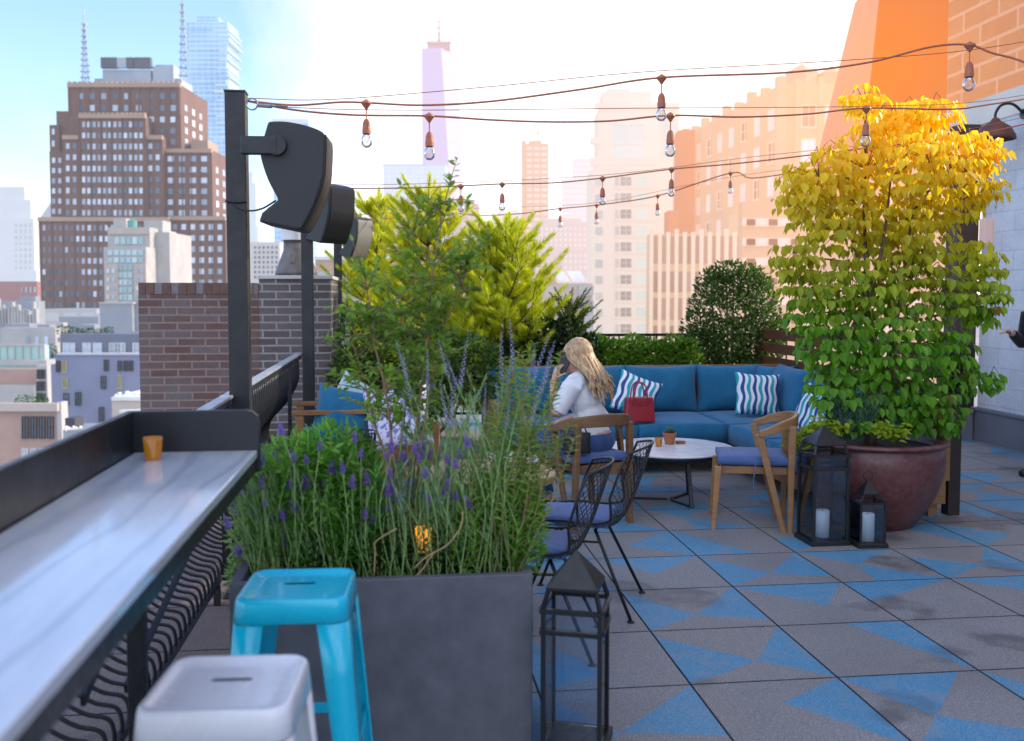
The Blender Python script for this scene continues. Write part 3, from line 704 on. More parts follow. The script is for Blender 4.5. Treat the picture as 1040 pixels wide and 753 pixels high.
# ------------------------------------------------------------------ oak armchairs
OAK = M_wood('golden_oak', (.40, .21, .085), (.27, .13, .05), .45); OAKB = M_wood('brown_oak', (.26, .13, .055), (.16, .078, .032), .45)
def make_armchair(label, loc, rz, W):
    t = thing('wooden_armchair', label, 'chair', loc, rz, 'wooden armchairs at the coffee table')
    for sy in (1, -1):
        MB().beam((.235, sy * .205, .425), (.265, sy * .225, .0), .042, .046, (1, 0, 0), .03, .03).build('leg', W, t, bevel=.005)
        MB().beam((-.235, sy * .205, .70), (-.225, sy * .225, .0), .04, .05, (1, 0, 0), .032, .034).build('leg', W, t, bevel=.005)
        MB().beam((-.02, sy * .262, .652), (-.185, sy * .240, .0), .03, .05, (1, 0, 0), .028, .034).build('slanted_strut', W, t, bevel=.005)
    b = MB(); b.lohi((-.21, -.19, .375), (.215, -.165, .425)); b.lohi((-.21, .165, .375), (.215, .19, .425)); b.lohi((.19, -.164, .375), (.215, .164, .425)); b.lohi((-.21, -.164, .376), (-.185, .164, .424)); b.lohi((-.184, -.164, .40), (.189, .164, .420))
    b.build('seat_frame', W, t, bevel=.003)
    path = catmull([(-.02, -.270, .652), (-.08, -.270, .668), (-.15, -.255, .695), (-.235, -.18, .715), (-.27, -.08, .722), (-.278, 0, .724), (-.27, .08, .722), (-.235, .18, .715), (-.15, .255, .695), (-.08, .270, .668), (-.02, .270, .652)], 5)
    rl = MB(); n = len(path); vs = []; fs = []
    for i, p in enumerate(path):
        tg = (path[min(i + 1, n - 1)] - path[max(i - 1, 0)]).normalized(); nx = Vector((0, 0, 1)).cross(tg).normalized()
        k = abs(i / (n - 1) - .5) * 2; hh = .085 - .045 * k ** 1.5; ww = .024 + .018 * k
        for a, z in ((-1, -1), (1, -1), (1, 1), (-1, 1)): vs.append(p + nx * a * ww / 2 + Vector((0, 0, z * hh / 2)))
    for i in range(n - 1):
        for k in range(4): l = (k + 1) % 4; fs.append((i * 4 + k, i * 4 + l, (i + 1) * 4 + l, (i + 1) * 4 + k))
    fs += [(3, 2, 1, 0), tuple((n - 1) * 4 + k for k in range(4))]
    rl.add(vs, fs).build('curved_back_rail', W, t, bevel=.006)
    cu = MB().cushion((.01, 0, .462), (.46, .45, .075), None, .5, .6, .03, seed=2).build('seat_cushion', NAVYC, t, smooth=True)
    MB().tube(catmull([(.0, .215, .45), (.0, .225, .41), (.01, .222, .33), (.0, .225, .27)], 5), .004, 5).build('tie', NAVYC, cu)
    return t
make_armchair('light oak armchair with denim-blue pad right of coffee table', (1.63, 6.45, 0), R(170), OAK)
CH1 = Vector((.50, 6.55, 0)); make_armchair('brown wooden armchair occupied by the blonde woman', CH1, R(118), OAKB)

# ------------------------------------------------------------------ tables
m, nt, out = new_mat('white_marble_top'); v = objco(nt); nz = noise(nt, v, 7, 6, .6)
finish(nt, out, mixc(nt, mapr(nt, nz, .35, .6), (.62, .62, .64), (.76, .76, .78)), .25); WMARB = m
c = onz(681, 454, .41); t = thing('coffee_table', 'round white-topped coffee table on black tripod legs', 'table', (c.x, c.y, 0)); CT = t.location.copy()
RT = .47
MB().lathe([(.02, .385), (RT - .03, .387), (RT - .012, .395), (RT - .004, .398), (RT, .402), (RT, .408), (RT - .004, .412), (.02, .412)], 56).build('table_top', WMARB, t)
MB().lathe([(.01, .360), (RT - .03, .362), (RT - .006, .385), (RT - .006, .394), (.01, .3845)], 48).build('rim', BLACK, t)
for k in range(3):
    a = R(-68 + 120 * k); d = Vector((math.cos(a), math.sin(a), 0))
    MB().beam(d * .24 + Vector((0, 0, .36)), d * .30 + Vector((0, 0, .0)), .028, .028, (0, 0, 1)).build('leg', BLACK, t, bevel=.003)
    MB().beam(d * .02 + Vector((0, 0, .012)), d * .29 + Vector((0, 0, .012)), .022, .018).build('foot_bar', BLACK, t)
    MB().beam(d * .02 + Vector((0, 0, .345)), d * .25 + Vector((0, 0, .345)), .022, .018).build('top_bar', BLACK, t)
def votive(lab, p, r, h, mat, lit=False):
    t = thing('amber_votive', lab, 'candle holder', p, 0)
    MB().lathe([(.002, 0), (r * .78, 0), (r * .80, .004), (r, h), (r * .93, h), (r * .74, .012), (.002, .010)], 22, cap=False).build('glass_cup', mat, t, smooth=True)
    MB().lathe([(.018, .012), (.018, .03), (.002, .031)], 14).build('tea_light', CANDLE, t)
    return t
votive('small amber glass votive on the white coffee table', (onz(669, 453.5, .413)), .03, .065, AMBER)
votive('amber glass votive standing on the marble drink counter', onz(155.5, 467, 1.0705), .028, .066, AMBER)
TERRA = M_plain('terracotta', (.42, .15, .065), (.36, .12, .05), .8, 0, 20, .1)
c = onz(680, 451, .413); t = thing('flower_pot', 'small terracotta pot with succulent on the coffee table', 'pot', c)
MB().lathe([(.002, 0), (.036, 0), (.047, .066), (.052, .066), (.054, .088), (.047, .088), (.045, .075), (.002, .075)], 24, cap=False).build('clay_pot', TERRA, t)
SUCC = M_leaf('succulent_leaf', (.10, .19, .13), (.20, .30, .21), .1)
s = MB(); r5 = random.Random(5)
for k in range(60):
    a = r5.random() * 6.283; el = r5.uniform(.2, 1.4); d = Vector((math.cos(a) * math.cos(el), math.sin(a) * math.cos(el), math.sin(el)))
    s.leaf(Vector((0, 0, .08)) + d * .012, d, Vector((0, 0, 1)), r5.uniform(.03, .05), .016)
s.build('succulent', SUCC, t)
c = onz(691, 450.5, .413); t = thing('clay_saucer', 'small round terracotta saucer behind the succulent pot', 'saucer', c)
MB().lathe([(.002, 0), (.034, 0), (.042, .016), (.037, .016), (.033, .006), (.002, .006)], 22, cap=False).build('saucer_dish', TERRA, t)

c = onz(488, 482, .74); t = thing('round_dining_table', 'round wooden bistro table half hidden behind the planter', 'table', (c.x, 4.38, 0)); RT2 = .345
WOODT = M_wood('table_wood', (.42, .25, .12), (.30, .17, .08), .45, (30, 3, 3))
MB().lathe([(.01, .705), (RT2 - .01, .705), (RT2, .712), (RT2, .735), (RT2 - .006, .74), (.01, .74)], 48).build('table_top', WOODT, t)
MB().lathe([(.035, .03), (.03, .06), (.03, .70), (.09, .704)], 16).build('pedestal', BLACK, t); MB().lathe([(.24, 0), (.24, .012), (.05, .03)], 32).build('base', BLACK, t)
c = onz(521, 462, .60); t = thing('side_table', 'small square white-topped side table left of the blonde woman', 'table', (c.x, c.y, 0), R(12))
MB().lohi((-.13, -.15, .575), (.13, .15, .60)).build('table_top', WMARB, t, bevel=.004)
for sx in (1, -1):
    for sy in (1, -1): MB().beam((sx * .11, sy * .13, .574), (sx * .12, sy * .14, 0), .02, .02).build('leg', BLACK, t)

# ------------------------------------------------------------------ sectional sofa
SL = .85; sf = gthing('sectional_sofa', 'L-shaped wooden sectional sofa with bright blue cushions', 'sofa', 2.0, 8.5)
def sfp(lat, dep, z=0.0): return Vector((lat - 2.0, dep - 8.5, z))
def sbox(name, mat, a0, a1, d0, d1, z0, z1, bevel=.004): return MB().lohi(sfp(a0, d0, z0), sfp(a1, d1, z1)).build(name, mat, sf, bevel=bevel)
FR, BK, RF, RB, RE = 7.98, 9.12, 2.84, 3.78, 6.25
sbox('seat_frame', TEAK, SL, RF + .02, FR + .03, BK, .14, .25); sbox('seat_frame', TEAK, RF + .03, RB, RE, BK, .14, .25)
sbox('back_rail', TEAK, SL, RB, BK + .01, BK + .06, .25, .865); sbox('side_rail', TEAK, RB + .01, RB + .06, RE, BK, .25, .80)
sbox('end_panel', TEAK, SL - .05, SL - .005, FR, BK, .1, .62); sbox('end_panel', TEAK, RF + .02, RB, RE - .05, RE - .005, .1, .46)
for la, de in ((SL + .05, FR + .1), (1.85, FR + .1), (RF + .1, RE + .04), (RB - .06, RE + .04), (SL + .05, BK - .06), (RB - .06, BK - .06)):
    sbox('leg', TEAK, la - .035, la + .035, de - .035, de + .035, 0, .139)
def seatpad(a0, a1, d0, d1, seed): 
    mb = MB().cushion(sfp((a0 + a1) / 2, (d0 + d1) / 2, .352), (a1 - a0 - .012, d1 - d0 - .012, .205), None, .5, .78, .012, seed=seed, n=16, crease=.004)
    mb.build('seat_cushion', BLUE, sf, smooth=True)
cuts = [SL, 1.34, 2.05, RF + .0]
for i in range(3): seatpad(cuts[i], cuts[i + 1], FR, BK - .22, i)
seatpad(RF, RB - .2, FR - .02, BK - .22, 7)
seatpad(RF, RB - .2, RE + .87, FR - .02, 8); seatpad(RF, RB - .2, RE, RE + .87, 9)
def backpad(p, wdt, hgt, rzz, tilt, seed, t=.27):
    Mx = Matrix.Rotation(rzz, 3, 'Z') @ Matrix.Rotation(R(90) - tilt, 3, 'X')
    MB().cushion(p, (wdt, hgt, t), Mx, .5, .20, .075, seed=seed, n=20, crease=.016).build('back_cushion', BLUE, sf, smooth=True)
bx = [.86, 1.45, 2.16, 2.87, 3.50]
for i in range(4):
    backpad(sfp((bx[i] + bx[i + 1]) / 2, BK - .15, .645), bx[i + 1] - bx[i] + .02, .47, 0, R(10), i + 20)
backpad(sfp(3.60, BK - .24, .64), .42, .47, R(-38), R(12), 44)
for i, (d0, d1) in enumerate(((8.05, 8.80), (7.2, 8.03), (6.35, 7.18))):
    backpad(sfp(RB - .17, (d0 + d1) / 2, .655), d1 - d0 + .02, .48, R(-90), R(12), 30 + i)

# striped pillows
m, nt, out = new_mat('wavy_stripe_canvas'); t_ = N(nt, 'ShaderNodeTexCoord'); s_ = N(nt, 'ShaderNodeSeparateXYZ'); nt.links.new(t_.outputs['Object'], s_.inputs[0])
wob = math1(nt, 'MULTIPLY', math1(nt, 'SINE', math1(nt, 'MULTIPLY', s_.outputs[2], 36.0)), .010)
u_ = math1(nt, 'ADD', s_.outputs[0], wob); q_ = math1(nt, 'MULTIPLY', u_, 19.0); fr_ = math1(nt, 'FRACT', math1(nt, 'ADD', q_, 10.0))
kk = math1(nt, 'FRACT', math1(nt, 'MULTIPLY', math1(nt, 'FLOOR', math1(nt, 'ADD', q_, 10.0)), .5))
thick = math1(nt, 'ADD', math1(nt, 'MULTIPLY', math1(nt, 'SINE', math1(nt, 'MULTIPLY', s_.outputs[2], 36.0)), .08), .54)
colS = mixc(nt, math1(nt, 'GREATER_THAN', kk, .25), (.02, .36, .42), (.025, .075, .26))
colS = mixc(nt, math1(nt, 'GREATER_THAN', fr_, thick), colS, (.80, .82, .85))
finish(nt, out, colS, .9, 0, noise(nt, objco(nt), 9), .3, .01); STRIPE = m
def pillow(lab, c, wd, hg, rz, tilt, roll, mat, group=None, seed=0, name='striped_pillow', thk=.16):
    o = MB().cushion((0, 0, 0), (wd, hg, thk), Matrix.Rotation(R(90), 3, 'X'), .5, .12, .10, seed=seed, n=20, crease=.008).build(name, mat, None, smooth=True)
    o.location = c; o.rotation_euler = (Matrix.Rotation(rz, 3, 'Z') @ Matrix.Rotation(-tilt, 3, 'X') @ Matrix.Rotation(roll, 3, 'Y')).to_euler()
    tag(o, lab, 'pillow', group); return o
SG = 'wavy striped throw pillows on the blue sofa'
c = at(646, 402, 8.62); pillow('white and teal striped pillow leaning behind the red handbag', c, .40, .38, GA, R(18), R(22), STRIPE, SG, 1)
c = at(769, 401, 8.68); pillow('upright striped pillow in the sofa corner left of leafy tree', c, .41, .40, R(2), R(17), R(4), STRIPE, SG, 2)
c = at(829, 420, 7.6); pillow('striped pillow on the sofa side section half hidden by tree', c, .40, .40, R(-62), R(16), R(14), STRIPE, SG, 3)
# red handbag
RED = M_plain('red_leather', (.30, .012, .025), (.36, .018, .03), .38, 0, 30, .12, coat=.2, bdist=.002)
c = onz(650, 430, .455); bgp = thing('red_handbag', 'structured red leather handbag with two handles on the sofa seat', 'handbag', (c.x, c.y + .08, .457), R(10))
q = MB(); q.add([(-.135, -.055, 0), (.135, -.055, 0), (.135, .055, 0), (-.135, .055, 0), (-.118, -.04, .215), (.118, -.04, .215), (.118, .04, .215), (-.118, .04, .215)], [(3, 2, 1, 0), (4, 5, 6, 7), (0, 1, 5, 4), (1, 2, 6, 5), (2, 3, 7, 6), (3, 0, 4, 7)])
q.build('bag_body', RED, bgp, bevel=.012, seg=3)
for s in (1, -1):
    MB().tube(catmull([(-.062, s * .052, .15), (-.06, s * .05, .22), (-.045, s * .045, .31), (0, s * .042, .345), (.045, s * .045, .31), (.06, s * .05, .22), (.062, s * .052, .15)], 6), .0065, 7).build('handle', RED, bgp, smooth=True)
MB().lohi((-.02, -.058, .15), (.02, -.051, .18)).build('clasp', RED, bgp, bevel=.002)
MB().lohi((-.119, -.0425, .183), (.119, -.0475, .188)).build('stitched_flap', RED, bgp)

# left lounge cushions by the railing
c = at(351, 430, 7.7); lc = thing('lounge_chair', 'low teak lounge chair with plump blue back cushion by left railing', 'chair', (c.x - .02, 7.8, 0), R(-78))
for sx in (1, -1):
    for sy in (1, -1): MB().lohi((sx * .33 - .03, sy * .36 - .03, 0), (sx * .33 + .03, sy * .36 + .03, .84 if sy > 0 else .62)).build('leg', TEAK, lc, bevel=.004)
    MB().lohi((sx * .33 - .035, -.42, .621), (sx * .33 + .035, .33, .655)).build('armrest', TEAK, lc, bevel=.004)
MB().lohi((-.299, -.36, .24), (.299, .36, .30)).build('seat_frame', TEAK, lc, bevel=.004); MB().lohi((-.299, .34, .40), (.299, .375, .84)).build('back_panel', TEAK, lc, bevel=.004)
MB().cushion((0, -.02, .385), (.59, .70, .16), None, .5, .7, .02, seed=4).build('seat_cushion', BLUE, lc, smooth=True)
c = at(347, 428, 7.55); pillow('big blue cushion propped on the left lounge chair', c + Vector((0, 0, .02)), .46, .52, R(14), R(24), R(14), BLUE, None, 11, 'throw_cushion', .26)
PALE = M_fabric('pale_aqua_canvas', (.42, .62, .68), (.5, .70, .75))
c = at(358, 412, 7.85); pillow('pale aqua cushion behind the big blue cushion', c, .40, .46, R(16), R(18), R(32), PALE, None, 12, 'throw_cushion', .18)
m, nt, out = new_mat('lilac_print'); nz = noise(nt, objco(nt), 34, 2); finish(nt, out, mixc(nt, mapr(nt, nz, .5, .55), (.62, .62, .78), (.20, .20, .42)), .85); LILAC = m
c = at(404, 424, 6.2); pillow('lilac patterned cushion glimpsed through the plants right of blue cushion', c, .44, .44, R(-10), R(20), R(-12), LILAC, None, 13, 'throw_cushion', .18)
c = at(404, 424, 6.2); t = thing('garden_bench', 'low teak bench carrying the lilac cushion behind the plants', 'bench', (c.x + .1, c.y + .02, 0), R(-8))
MB().lohi((-.45, -.25, .40), (.45, .25, .44)).build('seat', TEAK, t, bevel=.004)
for sx in (1, -1):
    for sy in (1, -1): MB().lohi((sx * .40 - .03, sy * .2 - .03, 0), (sx * .40 + .03, sy * .2 + .03, .399)).build('leg', TEAK, t)
MB().lohi((-.30, .22, .441), (.12, .25, .70)).build('backrest', TEAK, t, bevel=.004)

# ------------------------------------------------------------------ big glazed pot, slat fence, uplight
m, nt, out = new_mat('oxblood_glaze'); v = objco(nt); nz = noise(nt, v, 4, 5); n2 = noise(nt, v, 30, 4)
finish(nt, out, mixc(nt, mapr(nt, n2, .4, .7, 0, .6), mixc(nt, mapr(nt, nz, .3, .7), (.085, .022, .022), (.125, .040, .038)), (.17, .08, .075)), mapr(nt, nz, .3, .7, .28, .45), 0, n2, .06, .003); GLZ = m
c = onz(884, 541); POT = Vector((c.x * (c.y + .27) / c.y, c.y + .27, 0)); POTZ = .585
t = thing('glazed_pot', 'huge round oxblood glazed pot holding the leafy tree', 'pot', POT)
MB().lathe([(.02, 0), (.25, 0), (.275, .012), (.34, .10), (.415, .24), (.455, .38), (.462, .47), (.452, .53), (.440, .548), (.447, .556), (.478, .560), (.485, .572), (.480, .585), (.455, .590), (.425, .585), (.418, .56), (.41, .50), (.02, .50)], 64, cap=False).build('pot_body', GLZ, t, smooth=True)
MB().lathe([(.409, .50), (.40, .535), (.02, .55)], 32).build('soil', SOIL, t)
c = onz(933, 441, .56); t = thing('garden_uplight', 'black cylindrical uplight set into the pot rim at right', 'light fitting', (c.x, c.y, .545), 0)
MB().lathe([(.004, 0), (.045, 0), (.047, .1), (.04, .1), (.038, .085), (.004, .085)], 20, cap=False).build('housing', BLACK, t)
MB().lathe([(.0475, .06), (.0475, .068)], 20, cap=False).build('trim_ring', POSTM, t)
c = onz(965, 523); la, de = ungrid(c); SFL = la
t = gthing('slat_fence', 'dark stained horizontal slat fence running from pot to sofa corner', 'fence', la, (de + 9.9) / 2)
hl = (9.9 - de) / 2
for k, yy in enumerate((-hl, -hl / 3, hl / 3, hl)): MB().lohi((-.045, yy - .045, 0), (.045, yy + .045, 1.2)).build('post', DARKW, t, bevel=.005)
for k in range(8): MB().lohi((-.062, -hl - .02, .12 + k * .14), (-.047, hl + .02, .22 + k * .14)).build('slat', TEAKD, t, bevel=.003)
# ------------------------------------------------------------------ the city around the terrace
HB = (.80, .86, .97); HW = (.96, .93, .93); HP = (.97, .90, .87); HO = (.97, .80, .66); HL = (.86, .74, .97)
def winmat(name, c1, c2, haze=None, rough=.12):
    m, nt, out = new_mat(name); g = N(nt, 'ShaderNodeObjectInfo'); nz = noise(nt, objco(nt), .35, 2)
    ri = N(nt, 'ShaderNodeNewGeometry').outputs['Random Per Island']
    k = math1(nt, 'FRACT', math1(nt, 'ADD', g.outputs['Random'], ri))
    finish(nt, out, mixc(nt, k, c1, c2), rough, haze=haze); return m
class Bld:
    """a building in its own frame; faces are given in picture columns/rows at a distance Y, then stand as real boxes"""
    def __init__(s, name, label, cat, px, Y, group=None):
        c = at(px, 300, Y); s.o = Vector((c.x, Y, ZC)); s.r = thing(name, label, cat, s.o, 0, group); s.nw = 0; s.rest = {}
    def p(s, px, py, Y): return at(px, py, Y) - s.o
    def box(s, mb, x0, x1, y0, Y, D, y1=None, mi=0):
        a = s.p(x0, y0, Y); b = s.p(x1, y0, Y); zb = 0 if y1 is None else s.p(x0, y1, Y).z
        return mb.lohi((a.x, a.y, zb), (b.x, a.y + D, a.z), mi)
    def wall(s, boxes, mat, name='wall'):
        mb = MB()
        for b in boxes: s.box(mb, *b)
        return mb.build(name, mat, s.r)
    def frame(s, P00, P10, P01):      # plane helper: u right, v down
        return lambda u, v: P00 + (P10 - P00) * u + (P01 - P00) * v
    def window(s, q, mat, frame=None, proud=.12, fw=.14, name='window'):
        """q = 4 corners (tl, tr, br, bl); a pane, with a frame around it if asked"""
        a, b, c, d = q; n = (b - a).cross(d - a).normalized(); n = -n if n.dot(Vector((0, -1, 0)) + Vector((-.2, 0, 0))) < 0 else n
        if s.nw >= 100:
            s.rest.setdefault(mat.name, (MB(), mat))[0].add([x + n * proud for x in q], [(0, 3, 2, 1)]); return
        s.nw += 1
        if frame is None:
            MB().add([x + n * proud for x in q], [(0, 3, 2, 1)]).build(name, mat, s.r); return
        mb = MB(); w = (b - a).length; h = (d - a).length; ux = (b - a) / w; uy = (d - a) / h
        for (u0, u1, v0, v1) in ((-fw, w + fw, -fw, 0), (-fw, w + fw, h, h + fw * 1.5), (-fw, 0, 0, h), (w, w + fw, 0, h), (w / 2 - fw * .3, w / 2 + fw * .3, 0, h), (0, w, h * .5 - fw * .3, h * .5 + fw * .3)):
            mb.prism([a + ux * u0 + uy * v0 + n * .02, a + ux * u1 + uy * v0 + n * .02, a + ux * u1 + uy * v1 + n * .02, a + ux * u0 + uy * v1 + n * .02], n * (proud + .12))
        fo = mb.build(name, frame, s.r)
        MB().add([x + n * proud for x in q], [(0, 3, 2, 1)]).build('pane', mat, fo)
    def flush(s):
        for mb, mat in s.rest.values():
            tag(mb.build('window', mat, s.r), kind='stuff')
    def grid(s, x0, x1, y0, y1, nx, ny, Y, mat, fx=.5, fy=.6, frame=None, alt=None, prob=1.0, rng=None, **kw):
        rng = rng or random.Random(int(x0 * 7 + y0)); cw = (x1 - x0) / nx; ch = (y1 - y0) / ny
        for j in range(ny):
            for i in range(nx):
                if rng.random() > prob: continue
                cx = x0 + (i + .5) * cw; cyy = y0 + (j + .5) * ch; hw = cw * fx / 2; hh = ch * fy / 2
                m_ = mat if alt is None or rng.random() > alt[1] else alt[0]
                s.window([s.p(cx - hw, cyy - hh, Y), s.p(cx + hw, cyy - hh, Y), s.p(cx + hw, cyy + hh, Y), s.p(cx - hw, cyy + hh, Y)], m_, frame, **kw)

def linefacade(name, base, line, hz, pz, px_=None, fz=.25, fx=.2):
    m, nt, out = new_mat(name); v = objco(nt); sx = N(nt, 'ShaderNodeSeparateXYZ'); nt.links.new(v, sx.inputs[0])
    k = math1(nt, 'LESS_THAN', math1(nt, 'FRACT', math1(nt, 'MULTIPLY', sx.outputs[2], 1 / pz)), fz)
    if px_: k = math1(nt, 'MAXIMUM', k, math1(nt, 'LESS_THAN', math1(nt, 'FRACT', math1(nt, 'MULTIPLY', sx.outputs[0], 1 / px_)), fx))
    nz = noise(nt, v, .02, 3); finish(nt, out, mixc(nt, mapr(nt, nz, .3, .7, 0, .35), mixc(nt, k, base, line), base), .4, haze=hz); return m
# --- the far low city as one mass
dc = MB(); rd = random.Random(77)
for _ in range(520):
    a_ = rd.uniform(-75, 40); d_ = 260 * math.exp(rd.uniform(0, 2.2)); x, y = d_ * math.sin(R(a_)), d_ * math.cos(R(a_)); s_ = d_ * .03 + rd.uniform(4, 14)
    if a_ > -30: zt = CAMH - rd.uniform(.012, .06) * d_
    else: zt = CAMH + rd.uniform(-.05, .05) * d_ * (1 if a_ < -36 else .3)
    if zt > ZC + 4: dc.box((x, y, (ZC + zt) / 2), (s_ * rd.uniform(.6, 1.4), s_ * rd.uniform(.6, 1.4), zt - ZC), Matrix.Rotation(rd.uniform(-.2, .2), 3, 'Z'))
tag(dc.build('distant_city', linefacade('distant_wall', (.45, .42, .42), (.25, .27, .31), (HB, .35), 4.0, 6.0, .35, .3)), kind='stuff')
# --- stepped brown brick tower at left
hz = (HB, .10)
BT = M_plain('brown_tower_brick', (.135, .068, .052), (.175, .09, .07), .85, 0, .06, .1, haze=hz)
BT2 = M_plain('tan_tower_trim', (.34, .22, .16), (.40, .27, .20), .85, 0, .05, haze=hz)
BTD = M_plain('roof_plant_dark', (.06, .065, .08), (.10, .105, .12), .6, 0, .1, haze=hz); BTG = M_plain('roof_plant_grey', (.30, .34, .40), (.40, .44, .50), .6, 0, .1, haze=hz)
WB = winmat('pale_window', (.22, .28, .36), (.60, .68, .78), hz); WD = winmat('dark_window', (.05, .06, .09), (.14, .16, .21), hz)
b = Bld('office_tower', 'massive stepped brown brick tower with two roof masts at far left', 'building', 135, 333); Y = 333
b.wall([(69.2, 183, 86, 340, 30), (57, 70, 113, 346, 20), (50, 60, 127, 345, 22), (80.6, 147.5, 117.5, 334, 10), (64, 81, 139, 335, 10), (147.5, 165, 139, 335.5, 10), (158, 215, 152.5, 338, 28), (39, 172, 222, 333, 30), (165, 229, 221, 336, 30), (50, 66, 154, 337, 20)], BT)
pil = MB()
for (x0, x1, y0, yb, Yf, n) in ((69.2, 183, 86, 117, 340, 11), (80.6, 147.5, 117.5, 222, 334, 6), (166, 214, 152.5, 222, 338, 5), (41, 170, 222, 345, 333, 11), (170, 228, 222, 345, 336, 5)):
    for k in range(n + 1):
        x = x0 + (x1 - x0 - 2) * k / n; a = b.p(x, y0 + 1, Yf); c_ = b.p(x + 2.0, yb, Yf); pil.lohi((a.x, a.y - .5, c_.z), (c_.x, a.y + .2, a.z + .5))
pil.build('pier', BT, b.r)
tr_ = MB()
for (x0, x1, y0, Yf) in ((69, 183.4, 86, 340), (80.4, 147.7, 117.5, 334), (64, 80.3, 139, 335), (148, 165.2, 139, 335.5), (166, 215.3, 152.5, 338), (39, 171.6, 222, 333), (172, 229.3, 221, 336)):
    a = b.p(x0, y0, Yf); c_ = b.p(x1, y0 + 3, Yf); MB().lohi((a.x, a.y - .7, c_.z), (c_.x, a.y + 1, a.z + .4)).build('parapet_trim', BT2, b.r)
for k in range(22): a = b.p(69.5 + k * 5.2, 84.4, 340); tr_.lohi((a.x, a.y - .6, a.z - 1.2), (a.x + .9, a.y + .6, a.z + .4))
for k in range(15): a = b.p(81 + k * 4.6, 116.2, 334); tr_.lohi((a.x, a.y - .6, a.z - 1.2), (a.x + .8, a.y + .6, a.z + .5))
tr_.build('crenellation', BT2, b.r)
b.wall([(194, 211, 142.5, 345, 12)], BT2, 'setback')
b.wall([(104, 153, 71, 346, 6), (120, 180, 76, 352, 8), (158, 176, 66, 350, 6), (96, 184, 80, 347, 12), (155, 176, 67.5, 346, 5)], BTG, 'roof_plant')
for (x0, x1) in ((102, 118.5), (128, 135), (136, 152.7)): b.wall([(x0, x1, 58.3, 345, 2, 69)], BTD, 'roof_panel')
b.wall([(118.6, 127.9, 58.6, 345, 1.5, 69)], BTG, 'roof_panel')
for (px, ytop) in ((86.6, 24), (186.5, 4)):
    q = MB(); z0 = b.p(px, 84, 344).z; z1 = b.p(px, ytop, 344).z; cx = b.p(px, 80, 344)
    for k in range(10):
        za, zb_ = z0 + (z1 - z0) * k / 10, z0 + (z1 - z0) * (k + 1) / 10; wv_ = 1.15 * (1 - k / 12)
        for sx in (1, -1): q.beam((cx.x + sx * wv_, cx.y, za), (cx.x + sx * wv_ * .93, cx.y, zb_), .28, .28); q.beam((cx.x - sx * wv_, cx.y, za), (cx.x + sx * wv_, cx.y, zb_), .2, .2)
        q.lohi((cx.x - wv_ - .5, cx.y - .4, zb_ - .5), (cx.x + wv_ + .5, cx.y + .4, zb_))
    q.beam((cx.x, cx.y, z1), (cx.x, cx.y, z1 + 6), .3, .3)
    q.build('antenna_mast', BTG, b.r)
b.grid(82.5, 146, 121, 222, 12, 9, 334, WB, .62, .5, alt=(WD, .22))            # drawn as paired lights, large ones first
b.grid(149, 164, 143, 222, 2, 7, 335.5, WB, .55, .5, alt=(WD, .4))
b.grid(65.5, 79.5, 143, 222, 2, 7, 335, WB, .5, .5, alt=(WD, .3))
b.grid(168, 213, 156, 222, 4, 6, 338, WB, .55, .5, alt=(WD, .1))
b.grid(76, 182, 92, 116, 9, 2, 340, WD, .45, .5, alt=(WB, .35)); b.grid(149, 181, 116, 150, 3, 3, 340, WB, .45, .5, alt=(WD, .4))
b.grid(42, 82, 226, 338, 7, 10, 333, WD, .5, .5, alt=(WB, .15)); b.grid(82, 170, 226, 338, 15, 10, 333, WB, .55, .5, alt=(WD, .35)); b.grid(173, 228, 225, 338, 6, 10, 336, WB, .5, .5)
b.grid(51.5, 57, 128, 152, 1, 2, 345, WB, .5, .5); b.grid(51.5, 64, 158, 220, 2, 6, 337, WB, .5, .5)
for (px, py, Y0, D, x_) in ((183, 92, 340, 30, 3), (215, 156, 338, 28, 3)):
    a = b.p(px, py, Y0)
    for k in range(x_):
        for j in range(8):
            yy = a.y + 4 + k * 8; zz = a.z - 4 - j * 4.0
            b.window([Vector((a.x + .1, yy, zz)), Vector((a.x + .1, yy + 3, zz)), Vector((a.x + .1, yy + 3, zz - 2.2)), Vector((a.x + .1, yy, zz - 2.2))], WB, proud=.0)
b.flush()

# --- glass tower of shifted boxes
m, nt, out = new_mat('blue_curtain_wall'); v = objco(nt); sx = N(nt, 'ShaderNodeSeparateXYZ'); nt.links.new(v, sx.inputs[0])
fl = math1(nt, 'FRACT', math1(nt, 'MULTIPLY', sx.outputs[2], 1 / 4.2)); nz = noise(nt, v, .03, 4)
col = mixc(nt, mapr(nt, nz, .35, .65), (.10, .30, .62), (.30, .55, .82)); col = mixc(nt, math1(nt, 'GREATER_THAN', fl, .82), col, (.72, .82, .93))
vv = math1(nt, 'FRACT', math1(nt, 'MULTIPLY', sx.outputs[0], 1 / 5.5)); col = mixc(nt, math1(nt, 'GREATER_THAN', vv, .88), col, (.5, .68, .88))
finish(nt, out, col, .15, haze=((.62, .80, .98), .45)); CURT = m
SLABW = M_plain('pale_balcony_slab', (.6, .62, .65), (.7, .72, .74), .7, 0, .1, haze=((.75, .86, .97), .5))
b = Bld('glass_skyscraper', 'tall blue glass skyscraper with staggered balconies behind the brown tower', 'building', 212, 900)
q = MB(); sl_ = MB(); r3 = random.Random(4); y = 24
b.box(q, 200, 222, 17, 905, 24, 60); b.box(q, 189, 231, 22, 900, 34)
while y < 170:
    h = r3.choice((5, 7, 9, 11)); jx = r3.uniform(-1.5, 4.2); b.box(q, 190 + r3.uniform(0, 1.5), 231 + jx, y, 899 - r3.uniform(.5, 6), 36, y + h - .6)
    b.box(sl_, 216 + r3.uniform(0, 8), 233 + jx, y + h - .6, 894, 40, y + h + .6); y += h
